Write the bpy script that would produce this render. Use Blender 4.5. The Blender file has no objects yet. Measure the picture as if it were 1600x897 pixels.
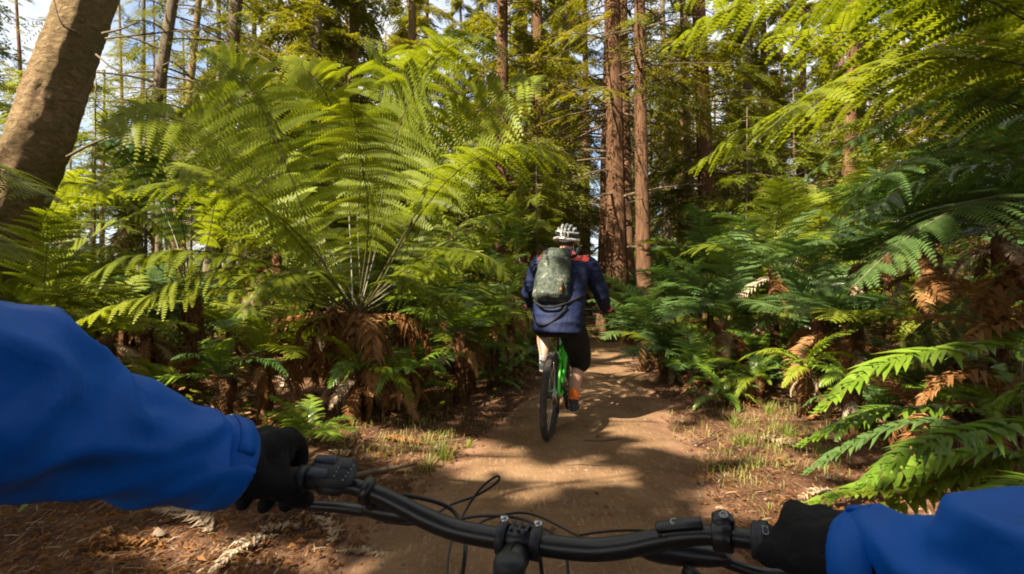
import bpy, math, random
from mathutils import Vector, Matrix, noise
import numpy as np
R = math.radians
rnd = random.Random(7)
sc = bpy.context.scene
col = sc.collection

# ------------------------------------------------------------------ camera, world, sun, exposure
F = 858.0                       # focal length in photo pixels (1600 wide)
CAMZ = 1.26
cam_d = bpy.data.cameras.new('camera'); cam = bpy.data.objects.new('camera', cam_d)
col.objects.link(cam); sc.camera = cam
cam.location = (0, 0, CAMZ); cam.rotation_euler = (R(90), 0, 0)
cam_d.sensor_width = 36; cam_d.lens = F / 1600 * 36
cam_d.clip_start = 0.02; cam_d.clip_end = 2000
SUN_EL = 43.0
SUN_XY = Vector((-0.72, -0.69)).normalized()        # horizontal direction towards the sun
SUN_DIR = Vector((SUN_XY.x * math.cos(R(SUN_EL)), SUN_XY.y * math.cos(R(SUN_EL)), math.sin(R(SUN_EL))))
w = bpy.data.worlds.new('World'); sc.world = w; w.use_nodes = True
nt = w.node_tree; nt.nodes.clear()
bg = nt.nodes.new('ShaderNodeBackground'); sk = nt.nodes.new('ShaderNodeTexSky'); wo = nt.nodes.new('ShaderNodeOutputWorld')
sk.sky_type = 'NISHITA'; sk.sun_disc = False; sk.sun_elevation = R(SUN_EL)
sk.sun_rotation = math.atan2(SUN_DIR.x, SUN_DIR.y)
sk.air_density = 0.9; sk.dust_density = 2.0; sk.ozone_density = 0.6
bg.inputs[1].default_value = 0.08
tcw = nt.nodes.new('ShaderNodeTexCoord'); nzw = nt.nodes.new('ShaderNodeTexNoise'); rpw = nt.nodes.new('ShaderNodeValToRGB'); mxw = nt.nodes.new('ShaderNodeMix')
nzw.inputs['Scale'].default_value = 2.2; nzw.inputs['Detail'].default_value = 7; nzw.inputs['Roughness'].default_value = .6
rpw.color_ramp.elements[0].position = .40; rpw.color_ramp.elements[1].position = .56
mxw.data_type = 'RGBA'; mxw.inputs[7].default_value = (4.0, 4.05, 4.2, 1)      # thin bright cloud
nt.links.new(tcw.outputs['Generated'], nzw.inputs['Vector']); nt.links.new(nzw.outputs['Fac'], rpw.inputs[0]); nt.links.new(rpw.outputs[0], mxw.inputs[0])
nt.links.new(sk.outputs[0], mxw.inputs[6]); nt.links.new(mxw.outputs[2], bg.inputs[0]); nt.links.new(bg.outputs[0], wo.inputs[0])
sl = bpy.data.lights.new('sun', 'SUN'); sl.energy = 5.0; sl.angle = R(0.5); sl.color = (1, .90, .70)
so = bpy.data.objects.new('sun', sl); col.objects.link(so)
so.rotation_euler = SUN_DIR.to_track_quat('Z', 'Y').to_euler()
sc.view_settings.view_transform = 'Standard'; sc.view_settings.look = 'None'
sc.view_settings.exposure = 1.98; sc.view_settings.gamma = 1
sc.render.engine = 'CYCLES'
cy = sc.cycles
cy.max_bounces = 6; cy.diffuse_bounces = 4; cy.glossy_bounces = 2; cy.transmission_bounces = 4; cy.transparent_max_bounces = 4
cy.use_denoising = True; sc.cycles.pixel_filter_type = 'BLACKMAN_HARRIS'; sc.cycles.filter_width = 1.9
cy.sample_clamp_indirect = 6

def P(px, py, d):
    return Vector(((px - 800) / F * d, d, CAMZ - (py - 448.5) / F * d))
def to_px(v):
    return (800 + v[0] / v[1] * F, 448.5 - (v[2] - CAMZ) / v[1] * F)
def N(x, y, z=0.0):
    return noise.noise(Vector((x, y, z)))

# ------------------------------------------------------------------ materials
def mat(name):
    m = bpy.data.materials.new(name); m.use_nodes = True
    t = m.node_tree; b = t.nodes['Principled BSDF']
    return m, t, b
def nd(t, kind, **kw):
    n = t.nodes.new(kind)
    for k, v in kw.items():
        if k.startswith('i_'):
            key = k[2:]
            n.inputs[int(key) if key.isdigit() else key.replace('_', ' ')].default_value = v
        else: setattr(n, k, v)
    return n
def coords(t, scale=(1, 1, 1), kind='Object'):
    tc = t.nodes.new('ShaderNodeTexCoord'); mp = t.nodes.new('ShaderNodeMapping')
    mp.inputs['Scale'].default_value = scale
    t.links.new(tc.outputs[kind], mp.inputs[0]); return mp.outputs[0]
def noise_fac(t, co, scale, detail=6, rough=.6, dist=0):
    n = nd(t, 'ShaderNodeTexNoise'); n.inputs['Scale'].default_value = scale; n.inputs['Detail'].default_value = detail
    n.inputs['Roughness'].default_value = rough; n.inputs['Distortion'].default_value = dist
    t.links.new(co, n.inputs['Vector']); return n.outputs['Fac']
def ramp(t, fac, stops):
    r = t.nodes.new('ShaderNodeValToRGB'); e = r.color_ramp.elements
    while len(e) < len(stops): e.new(.5)
    for i, (p, c) in enumerate(stops):
        e[i].position = p; e[i].color = (*c, 1) if len(c) == 3 else c
    t.links.new(fac, r.inputs[0]); return r.outputs[0]
def bump(t, b, fac, strength=.5, dist=.02):
    n = t.nodes.new('ShaderNodeBump'); n.inputs['Strength'].default_value = strength; n.inputs['Distance'].default_value = dist
    t.links.new(fac, n.inputs['Height']); t.links.new(n.outputs[0], b.inputs['Normal'])
def mixc(t, fac, a, b, mode='MIX'):
    n = nd(t, 'ShaderNodeMix', data_type='RGBA', blend_type=mode)
    for s, v in ((0, fac), (6, a), (7, b)):
        if isinstance(v, (int, float)): n.inputs[s].default_value = v
        elif isinstance(v, tuple): n.inputs[s].default_value = (*v, 1)
        else: t.links.new(v, n.inputs[s])
    return n.outputs[2]

def simple(name, c, rough=.6, metal=0, bumpscale=0, bstr=.3, var=.15, vs=30, spec=None, sheen=0):
    m, t, b = mat(name); co = coords(t)
    f = noise_fac(t, co, vs, 5)
    lo = tuple(x * (1 - var) for x in c); hi = tuple(min(1, x * (1 + var)) for x in c)
    t.links.new(ramp(t, f, [(.3, lo), (.7, hi)]), b.inputs['Base Color'])
    b.inputs['Roughness'].default_value = rough; b.inputs['Metallic'].default_value = metal
    if spec is not None: b.inputs['Specular IOR Level'].default_value = spec
    if sheen: b.inputs['Sheen Weight'].default_value = sheen
    if bumpscale: bump(t, b, noise_fac(t, co, bumpscale, 6), bstr, .01)
    return m

def leafy(name, cols, trans=.45, rough=.52, spec=.25, tcol=None, nscale=1.3, wear=True):
    m, t, b = mat(name)
    oi = t.nodes.new('ShaderNodeObjectInfo'); geo = t.nodes.new('ShaderNodeNewGeometry')
    f = noise_fac(t, geo.outputs['Position'], nscale, 3)
    a = nd(t, 'ShaderNodeMath', operation='MULTIPLY_ADD'); a.inputs[1].default_value = .55
    t.links.new(geo.outputs['Random Per Island'], a.inputs[0])
    s = nd(t, 'ShaderNodeMath', operation='MULTIPLY'); s.inputs[1].default_value = .45
    t.links.new(f, s.inputs[0]); t.links.new(s.outputs[0], a.inputs[2])
    a2 = nd(t, 'ShaderNodeMath', operation='MULTIPLY_ADD'); a2.inputs[1].default_value = .5
    t.links.new(oi.outputs['Random'], a2.inputs[0])
    s2 = nd(t, 'ShaderNodeMath', operation='MULTIPLY'); s2.inputs[1].default_value = .62
    t.links.new(a.outputs[0], s2.inputs[0]); t.links.new(s2.outputs[0], a2.inputs[2])
    n = len(cols)
    c = ramp(t, a2.outputs[0], [(.15 + .7 * i / (n - 1), x) for i, x in enumerate(cols)])
    if wear:
        wn = noise_fac(t, geo.outputs['Position'], 9, 3, .7)
        c = mixc(t, ramp(t, wn, [(.64, (0, 0, 0)), (.76, (.75, .75, .75))]), c, (.13, .085, .02))
    t.links.new(c, b.inputs['Base Color']); b.inputs['Roughness'].default_value = rough
    b.inputs['Specular IOR Level'].default_value = spec
    tr = t.nodes.new('ShaderNodeBsdfTranslucent')
    tc = mixc(t, 1.0, c, tcol or (1.25, 1.2, .45), 'MULTIPLY'); t.links.new(tc, tr.inputs['Color'])
    mx = t.nodes.new('ShaderNodeMixShader'); mx.inputs[0].default_value = trans
    out = t.nodes['Material Output']
    t.links.new(b.outputs[0], mx.inputs[1]); t.links.new(tr.outputs[0], mx.inputs[2]); t.links.new(mx.outputs[0], out.inputs[0])
    return m

M = {}
M['fern'] = leafy('tree_fern_green', [(.10, .13, .009), (.15, .185, .012), (.21, .24, .02)], .5)
M['fern_yellow'] = leafy('fern_green_sunlit', [(.15, .19, .012), (.21, .26, .016), (.28, .31, .03)], .55)  # yellower copy of the fern green, sunlight put into its colour
M['fern_blue'] = leafy('fern_green_shaded', [(.04, .085, .024), (.07, .13, .036), (.11, .17, .05)], .38, .32, .6, (1.2, 1.2, .45))  # bluish darker copy of the fern green, shade put into its colour
M['fern_gloss'] = leafy('glossy_fern_green', [(.07, .13, .014), (.12, .20, .018), (.19, .27, .028)], .35, .3, .6)
M['fern_dead'] = leafy('dead_fern_brown', [(.10, .045, .015), (.20, .09, .03), (.32, .18, .08)], .25, .8, .1, (1.1, .9, .6))
M['fern_pale'] = leafy('dry_fern_pale', [(.22, .14, .08), (.36, .26, .17), (.5, .4, .29)], .2, .8, .1, (1, .9, .7))
M['needles'] = leafy('conifer_green', [(.06, .08, .010), (.12, .14, .016), (.21, .20, .03)], .45, .5, .3, (1.4, 1.2, .35), .35)
M['needles_light'] = leafy('young_conifer_green', [(.10, .14, .015), (.17, .20, .022), (.25, .26, .04)], .45, .5, .3, (1.2, 1.15, .5), .6)
M['grass'] = leafy('grass_blade_green', [(.14, .17, .03), (.2, .24, .04), (.34, .3, .12)], .4, .5, .3)

def bark(name, lo, mid, hi, zs=.25, sc_=9, st=1.0, moss=None):
    m, t, b = mat(name)
    co = coords(t, (1, 1, zs)); f = noise_fac(t, co, sc_, 8, .7, .6)
    co2 = coords(t, (1, 1, 1)); g = noise_fac(t, co2, 1.6, 3, .6)
    c = ramp(t, f, [(.3, lo), (.5, mid), (.72, hi)])
    c = mixc(t, ramp(t, g, [(.4, (0, 0, 0)), (.65, (1, 1, 1))]), c, moss or mid) if moss else c
    t.links.new(c, b.inputs['Base Color']); b.inputs['Roughness'].default_value = .9; b.inputs['Specular IOR Level'].default_value = .15
    bump(t, b, f, st, .04)
    return m
M['redwood'] = bark('redwood_bark', (.03, .015, .009), (.13, .066, .036), (.25, .14, .08), .16, 14, 1.3)
M['pine_bark'] = bark('pine_bark', (.09, .052, .028), (.25, .165, .09), (.42, .29, .16), 1.6, 15, 1.4, moss=(.17, .13, .055))
M['grey_bark'] = bark('grey_bark', (.05, .038, .025), (.13, .10, .065), (.24, .2, .14), .5, 10)
M['fern_trunk'] = bark('fern_trunk_fibre', (.03, .015, .008), (.11, .05, .02), (.24, .13, .05), .4, 30, 1)
M['branch'] = simple('dead_branch_bark', (.10, .068, .042), .9, vs=20, var=.4)
M['stem'] = simple('fern_stem', (.075, .065, .022), .5, vs=12, var=.5)
M['stem_brown'] = simple('brown_fern_stem', (.07, .035, .015), .6, vs=12, var=.4)
M['moss'] = bark('mossy_wood', (.02, .02, .006), (.06, .065, .012), (.13, .13, .025), 1, 14, 1)

def ground_mat(name, cols, scale, speck, bstr):
    m, t, b = mat(name); co = coords(t)
    big = noise_fac(t, co, scale, 8, .65, .4)
    c = ramp(t, big, cols)
    # needle and leaf flecks: stretched noise in two directions
    for k, (sx, sy, rz) in enumerate(((60, 9, .5), (9, 70, -.3), (45, 45, 0))):
        tc = t.nodes.new('ShaderNodeTexCoord'); mp = t.nodes.new('ShaderNodeMapping')
        mp.inputs['Scale'].default_value = (sx, sy, 30); mp.inputs['Rotation'].default_value = (0, 0, rz)
        t.links.new(tc.outputs['Object'], mp.inputs[0])
        f = noise_fac(t, mp.outputs[0], 1.0, 4, .7)
        msk = ramp(t, f, [(.56, (0, 0, 0)), (.68, (speck,) * 3)])
        c = mixc(t, msk, c, ((.46, .29, .17), (.13, .06, .03), (.33, .19, .11))[k])
    t.links.new(c, b.inputs['Base Color']); b.inputs['Roughness'].default_value = .95; b.inputs['Specular IOR Level'].default_value = .12
    h = nd(t, 'ShaderNodeMath', operation='ADD'); t.links.new(noise_fac(t, co, 55, 6, .7), h.inputs[0]); t.links.new(noise_fac(t, co, 7, 4), h.inputs[1])
    bump(t, b, h.outputs[0], bstr, .03)
    return m
M['litter'] = ground_mat('needle_litter_soil', [(.3, (.03, .014, .008)), (.52, (.10, .047, .026)), (.74, (.24, .13, .08))], 3.2, .8, .9)
M['trail0'] = ground_mat('packed_dirt', [(.3, (.17, .10, .052)), (.5, (.245, .155, .083)), (.72, (.31, .20, .115))], 1.7, .28, .35)

def trail_mat():
    m, t, b = mat('trail_dirt'); co = coords(t)
    c1 = ramp(t, noise_fac(t, co, 1.3, 8, .65, .5), [(.3, (.115, .062, .032)), (.5, (.19, .110, .058)), (.72, (.27, .168, .094))])
    c2 = ramp(t, noise_fac(t, co, 3.2, 8, .65, .4), [(.3, (.065, .034, .021)), (.5, (.17, .088, .052)), (.7, (.29, .165, .105))])
    at = t.nodes.new('ShaderNodeAttribute'); at.attribute_name = 'edge'
    s = nd(t, 'ShaderNodeMath', operation='ADD'); t.links.new(at.outputs['Fac'], s.inputs[0])
    k = nd(t, 'ShaderNodeMath', operation='MULTIPLY_ADD'); k.inputs[1].default_value = 1.5; k.inputs[2].default_value = -.75
    t.links.new(noise_fac(t, co, 2.6, 7, .7, .6), k.inputs[0]); t.links.new(k.outputs[0], s.inputs[1])
    c = mixc(t, ramp(t, s.outputs[0], [(.35, (0, 0, 0)), (.75, (1, 1, 1))]), c1, c2)
    for k2, (sx, sy, rz) in enumerate(((60, 7, .4), (8, 70, -.3), (38, 38, 0))):
        tc = t.nodes.new('ShaderNodeTexCoord'); mp = t.nodes.new('ShaderNodeMapping'); mp.inputs['Scale'].default_value = (sx, sy, 30); mp.inputs['Rotation'].default_value = (0, 0, rz)
        t.links.new(tc.outputs['Object'], mp.inputs[0]); msk = ramp(t, noise_fac(t, mp.outputs[0], 1.0, 4, .7), [(.56, (0, 0, 0)), (.67, (.55, .55, .55))])
        c = mixc(t, msk, c, ((.40, .26, .16), (.10, .05, .028), (.30, .19, .12))[k2])
    t.links.new(c, b.inputs['Base Color']); b.inputs['Roughness'].default_value = .92; b.inputs['Specular IOR Level'].default_value = .15
    h = nd(t, 'ShaderNodeMath', operation='ADD'); t.links.new(noise_fac(t, co, 40, 6, .7), h.inputs[0]); t.links.new(noise_fac(t, co, 6, 4), h.inputs[1]); bump(t, b, h.outputs[0], .55, .03)
    return m
M['trail'] = trail_mat()

# ------------------------------------------------------------------ mesh helpers
class MB:
    def __init__(s): s.v = []; s.f = []; s.m = []
    def add(s, vs, fs, mi=0):
        o = len(s.v); s.v.extend(vs); s.f.extend([tuple(i + o for i in f) for f in fs]); s.m.extend([mi] * len(fs))
    def mesh(s, name, mats, smooth=True):
        me = bpy.data.meshes.new(name); me.from_pydata([tuple(v) for v in s.v], [], s.f)
        for m in (mats if isinstance(mats, (list, tuple)) else [mats]): me.materials.append(m)
        if max(s.m, default=0): me.polygons.foreach_set('material_index', s.m)
        if smooth: me.polygons.foreach_set('use_smooth', [True] * len(s.f))
        me.update(); return me
    def build(s, name, mats, parent=None, smooth=True):
        return link(name, s.mesh(name, mats, smooth), parent)
def link(name, me, parent=None, loc=None, rot=None, scl=None):
    o = bpy.data.objects.new(name, me); col.objects.link(o)
    if parent: o.parent = parent
    if loc is not None: o.location = loc
    if rot is not None: o.rotation_euler = rot
    if scl is not None: o.scale = scl if hasattr(scl, '__len__') else (scl,) * 3
    return o
def tag(o, label=None, cat=None, group=None, kind=None):
    if label: o['label'] = label
    if cat: o['category'] = cat
    if group: o['group'] = group
    if kind: o['kind'] = kind
    return o
def empty(name, loc=(0, 0, 0), rz=0):
    o = bpy.data.objects.new(name, None); col.objects.link(o); o.location = loc; o.rotation_euler = (0, 0, rz)
    o.empty_display_size = .1
    return o
def frames(pts):
    pts = [Vector(p) for p in pts]; n = len(pts)
    T = [(pts[min(i + 1, n - 1)] - pts[max(i - 1, 0)]).normalized() for i in range(n)]
    a = Vector((0, 0, 1)) if abs(T[0].z) < .9 else Vector((1, 0, 0))
    U = [(a - T[0] * a.dot(T[0])).normalized()]
    for i in range(1, n):
        u = U[-1] - T[i] * U[-1].dot(T[i]); U.append(u.normalized() if u.length > 1e-6 else U[-1])
    return pts, T, U
def tube(mb, pts, rad, seg=8, cap=True, mi=0, rn=0, fr=6):
    pts, T, U = frames(pts); n = len(pts)
    if not hasattr(rad, '__len__'): rad = [rad] * n
    vs = []; fs = []
    for i in range(n):
        V = T[i].cross(U[i])
        for k in range(seg):
            a = 2 * math.pi * k / seg; r = rad[i]
            if rn: r *= 1 + rn * N(math.cos(a) * fr, math.sin(a) * fr, pts[i].z * .9 + 13.1 * fr)
            vs.append(pts[i] + (U[i] * math.cos(a) + V * math.sin(a)) * r)
    for i in range(n - 1):
        for k in range(seg):
            a = i * seg + k; b = i * seg + (k + 1) % seg
            fs.append((a, b, b + seg, a + seg))
    if cap:
        fs.append(tuple(range(seg))[::-1]); fs.append(tuple((n - 1) * seg + k for k in range(seg)))
    mb.add(vs, fs, mi)
def smoothpath(pts, n=12):
    """Catmull-Rom resampling"""
    p = [Vector(q) for q in pts]; p = [p[0] * 2 - p[1]] + p + [p[-1] * 2 - p[-2]]
    out = []; m = len(p) - 3
    for j in range(n + 1):
        x = j / n * m; i = min(int(x), m - 1); t = x - i
        a, b, c, d = p[i:i + 4]
        out.append(.5 * ((2 * b) + (c - a) * t + (2 * a - 5 * b + 4 * c - d) * t * t + (3 * b - a - 3 * c + d) * t ** 3))
    return out
def interp(xs, ys, x):
    return float(np.interp(x, xs, ys))
def capsule(mb, pts, rad, seg=12, mi=0, n=None):
    """tapered limb with round ends along a path"""
    k = n or max(6, 4 * (len(pts) - 1)); sp = smoothpath(pts, k) if len(pts) > 2 else [Vector(pts[0]).lerp(Vector(pts[1]), i / k) for i in range(k + 1)]
    rs = [interp(np.linspace(0, 1, len(rad)), rad, i / k) for i in range(k + 1)]
    d0 = (sp[0] - sp[1]).normalized(); d1 = (sp[-1] - sp[-2]).normalized()
    P0, R0 = [], []
    for a in (88, 65, 40, 18): P0.append(sp[0] + d0 * rs[0] * math.sin(R(a))); R0.append(rs[0] * math.cos(R(a)))
    P1, R1 = [], []
    for a in (18, 40, 65, 88): P1.append(sp[-1] + d1 * rs[-1] * math.sin(R(a))); R1.append(rs[-1] * math.cos(R(a)))
    tube(mb, P0 + sp + P1, R0 + rs + R1, seg, True, mi)
def loft(mb, rings, seg=20, mi=0):
    """rings: (centre, rx, ry, tilt about X in degrees); closed by caps"""
    vs = []; fs = []
    for c, rx, ry, tilt in rings:
        c = Vector(c); ct, st = math.cos(R(tilt)), math.sin(R(tilt))
        for k in range(seg):
            a = 2 * math.pi * k / seg; x = math.cos(a) * rx; y = math.sin(a) * ry
            vs.append(c + Vector((x, y * ct, y * st)))
    n = len(rings)
    for i in range(n - 1):
        for k in range(seg):
            a = i * seg + k; b = i * seg + (k + 1) % seg; fs.append((a, b, b + seg, a + seg))
    fs.append(tuple(range(seg))[::-1]); fs.append(tuple((n - 1) * seg + k for k in range(seg)))
    mb.add(vs, fs, mi)
def box(mb, c, s, mi=0, rot=None, bev=0.0):
    c = Vector(c); hx, hy, hz = s[0] / 2, s[1] / 2, s[2] / 2
    b = min(bev, hx * .9, hy * .9, hz * .9)
    rows = [(-hz, b), (-hz + b, 0), (hz - b, 0), (hz, b)] if b else [(-hz, 0), (hz, 0)]
    vs = []; fs = []
    for z, ins in rows:
        x, y = hx - ins, hy - ins; q = b
        loop = [(x - q, -y), (x, -y + q), (x, y - q), (x - q, y), (-x + q, y), (-x, y - q), (-x, -y + q), (-x + q, -y)] if b else [(x, -y), (x, y), (-x, y), (-x, -y)]
        for p in loop:
            v = Vector((p[0], p[1], z)); v = rot @ v if rot else v; vs.append(c + v)
    k = 8 if b else 4; n = len(rows)
    for i in range(n - 1):
        for j in range(k):
            a = i * k + j; d = i * k + (j + 1) % k; fs.append((a, d, d + k, a + k))
    fs.append(tuple(range(k))[::-1]); fs.append(tuple((n - 1) * k + j for j in range(k)))
    mb.add(vs, fs, mi)
def torus(mb, c, axis, Rr, r, seg=40, s2=8, mi=0, prof=None):
    axis = Vector(axis).normalized(); q = axis.to_track_quat('Z', 'Y').to_matrix(); c = Vector(c)
    vs = []; fs = []
    for i in range(seg):
        a = 2 * math.pi * i / seg; d = Vector((math.cos(a), math.sin(a), 0))
        for j in range(s2):
            b = 2 * math.pi * j / s2
            vs.append(c + q @ (d * (Rr + r * math.cos(b)) + Vector((0, 0, r * math.sin(b)))))
    for i in range(seg):
        for j in range(s2):
            a = i * s2 + j; b = i * s2 + (j + 1) % s2; e = ((i + 1) % seg) * s2 + j; g = ((i + 1) % seg) * s2 + (j + 1) % s2
            fs.append((a, e, g, b))
    mb.add(vs, fs, mi)
def remesh(mb, voxel, smooth=6, fn=None):
    me = mb.mesh('tmp', [M['stem']], True)
    o = bpy.data.objects.new('tmp', me); col.objects.link(o)
    md = o.modifiers.new('r', 'REMESH'); md.mode = 'VOXEL'; md.voxel_size = voxel; md.use_smooth_shade = True
    if smooth:
        s = o.modifiers.new('s', 'SMOOTH'); s.factor = .5; s.iterations = smooth
    dg = bpy.context.evaluated_depsgraph_get(); ev = o.evaluated_get(dg)
    out = bpy.data.meshes.new_from_object(ev)
    bpy.data.objects.remove(o); bpy.data.meshes.remove(me)
    if fn:
        nr = [v.normal.copy() for v in out.vertices]
        for v, n in zip(out.vertices, nr): v.co += n * fn(v.co, n)
    out.materials.clear()
    out.polygons.foreach_set('use_smooth', [True] * len(out.polygons))
    return out
def body_obj(name, me, mats, parent, matfn=None):
    for m in (mats if isinstance(mats, list) else [mats]): me.materials.append(m)
    if matfn:
        me.polygons.foreach_set('material_index', [matfn(p.center) for p in me.polygons])
    return link(name, me, parent)

# ------------------------------------------------------------------ ground and trail
TY = [-6, 0, 2, 3, 4.3, 7, 12, 21, 30, 45, 70]
TX = [-.9, -.25, 0.02, .2, .52, 1.12, 1.98, 3.3, 4.8, 7.6, 13]
TW = [.8, .8, .85, .85, .72, .54, .40, .34, .34, .34, .34]
def tx(y): return interp(TY, TX, y)
def tw(y): return interp(TY, TW, y)
def height(x, y):
    d = abs(x - tx(y)); e = d - tw(y)
    h = .035 * N(x * .9, y * .9) + .02 * N(x * 3, y * 3, 4)
    if e > 0: h += .10 * (1 - math.exp(-e * 1.6)) + .05 * N(x * .4, y * .4, 9) * min(1, e)
    s = x - tx(y)
    if s > 2.2: h += .22 * min(1, (s - 2.2) / 2) * min(1, max(0, (y - 2.5) / 2))
    if s < -2.2: h += .12 * min(1, (-s - 2.2) / 2)
    h += .015 * max(0, y - 14) * .6
    r = math.hypot(x, y)
    if r > 70: h += (r - 70) * .03
    return h
def grid_sheet(xs, ys, zf, skip=None):
    mb = MB(); nx = len(xs)
    mb.v = [(x, y, zf(x, y)) for y in ys for x in xs]
    for j in range(len(ys) - 1):
        for i in range(nx - 1):
            a = j * nx + i; mb.f.append((a, a + 1, a + 1 + nx, a + nx)); mb.m.append(0)
    return mb
xs = sorted(set(list(np.round(np.arange(-5, 7.01, .085), 3)) + [-600, -300, -150, -90, -60, -45, -34, -26, -20, -16, -13, -11, -9.5, -8.4, -7.5, -6.8, -6.2, -5.7, -5.3, 7.3, 7.7, 8.2, 8.9, 9.8, 11, 12.5, 14.5, 17, 20, 24, 30, 38, 50, 70, 110, 200, 400, 600]))
ys = sorted(set(list(np.round(np.arange(.8, 12.01, .085), 3)) + [-300, -120, -60, -30, -15, -8, -5, -3, -2, -1.2, -.5, 0, .4, 12.3, 12.7, 13.2, 13.8, 14.5, 15.3, 16.2, 17.3, 18.6, 20, 22, 24, 27, 30, 34, 38, 44, 50, 60, 75, 100, 140, 220, 400, 700]))
def rough(x, y):
    e = abs(x - tx(y)) - tw(y)
    return (.022 * N(x * 9, y * 9, 2) + .012 * N(x * 22, y * 22, 5)) * (1 if e > .1 else .25)
def gz(x, y): return height(x, y) + rough(x, y)
tag(grid_sheet(xs, ys, gz).build('ground', M['litter']), 'forest floor of reddish needle litter and bare soil', None, None, 'structure')
mb = MB(); ly = sorted(set(list(np.arange(.6, 14, .09)) + list(np.arange(14, 62, .8)))) ; ly = [-6, -4, -3, -2, -1, -.4, 0, .3] + ly
K = 21
for y in ly:
    for k in range(K):
        u = k / (K - 1) * 2 - 1; x = tx(y) + u * (tw(y) + .22 + .16 * N(y * 1.3, u * 2, 7))
        e = abs(u); lift = .010 + .012 * (1 - e) - .02 * math.exp(-((u - .1) / .3) ** 2)+ .02 - max(0, e - .72) * .16 + .012 * N(x * 5, y * 5, 11) * (e > .6)
        mb.v.append((x, y, height(x, y) + rough(x, y) * .4 + lift))
for j in range(len(ly) - 1):
    for k in range(K - 1):
        a = j * K + k; mb.f.append((a, a + 1, a + 1 + K, a + K)); mb.m.append(0)
tro = mb.build('trail', M['trail']); at_ = tro.data.attributes.new('edge', 'FLOAT', 'POINT')
at_.data.foreach_set('value', [min(1, max(0, (abs(k / (K - 1) * 2 - 1) - .45) / .5)) for y in ly for k in range(K)])
tag(tro, 'narrow packed dirt trail winding into the trees', None, None, 'structure')

# ------------------------------------------------------------------ fern fronds
def prof_tree(t): return max(.04, math.sin(math.pi * min(1, (t * .93 + .07)) ** .8) ** .75) if t < 1 else .04
def prof_sword(t): return max(.08, min(1, .45 + t * 2.2) * (1 - max(0, t - .45) / .56) ** .7)
def bipinnate(path, W, pairs=24, pin=15, up=Vector((0, 0, 1)), start=.16, sag=.25, seed=0, sweep=25, vee=.12, rach=.006, rm=1):
    rr = random.Random(seed); mb = MB()
    pts = smoothpath(path, pairs * 2); n = len(pts)
    tube(mb, pts[::2] if len(pts) > 20 else pts, [rach * (1 - .8 * i / (len(pts[::2]) - 1)) for i in range(len(pts[::2]))], 5, False, rm)
    i0 = int(start * n)
    L = sum((pts[i + 1] - pts[i]).length for i in range(n - 1)); gap = L * (1 - start) / pairs
    for q in range(pairs):
        t = q / (pairs - 1); i = min(n - 2, i0 + int(t * (n - 1 - i0)))
        T = (pts[i + 1] - pts[max(0, i - 1)]).normalized(); S = T.cross(up)
        if S.length < .1: S = Vector((1, 0, 0))
        S.normalize(); Nn = S.cross(T).normalized()
        ln = W * prof_tree(t) * rr.uniform(.84, 1.1)
        for sd in (-1, 1):
            if rr.random() < .055: continue
            sw = R(sweep + 12 * t + rr.uniform(-10, 10))
            D = (S * sd * math.cos(sw) + T * math.sin(sw)); D = (D + Nn * (vee + rr.uniform(-.12, .12))).normalized()
            A = (T * math.cos(sw) - S * sd * math.sin(sw))
            A = (A + Nn * rr.uniform(-.2, .2)).normalized()
            m = max(5, int(pin * ln / W + 2)); pl = min(gap * .74, ln * .34)
            sg = sag * rr.uniform(.6, 1.4)
            c0 = pts[i]; prev = None
            vs = []; fs = []
            for j in range(m):
                u = (j + .5) / m
                c = c0 + D * ln * u - Vector((0, 0, 1)) * sg * ln * u * u
                dd = (D - Vector((0, 0, 1)) * 2 * sg * u).normalized()
                l = pl * (1 - u) ** .6 * 1.05 + .004; hw = ln / m * .47
                for s2 in (-1, 1):
                    e = (A * s2 + dd * .35).normalized(); o = len(vs)
                    tip = c + e * l - Vector((0, 0, 1)) * l * .12
                    mid = c + e * l * .45
                    vs += [c - dd * hw * .8, mid - dd * hw * .9, tip, mid + dd * hw * .9, c + dd * hw * .8]
                    fs.append((o, o + 1, o + 2, o + 3, o + 4))
            mb.add(vs, fs, 0)
            a, b = c0, c0 + D * ln * .5 - Vector((0, 0, sg * ln * .25)); e = c0 + D * ln - Vector((0, 0, sg * ln))
            mb.add([a - A * .0022, a + A * .0022, b + A * .0016, b - A * .0016, e], [(0, 1, 2, 3), (3, 2, 4)], rm)
    return mb
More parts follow.
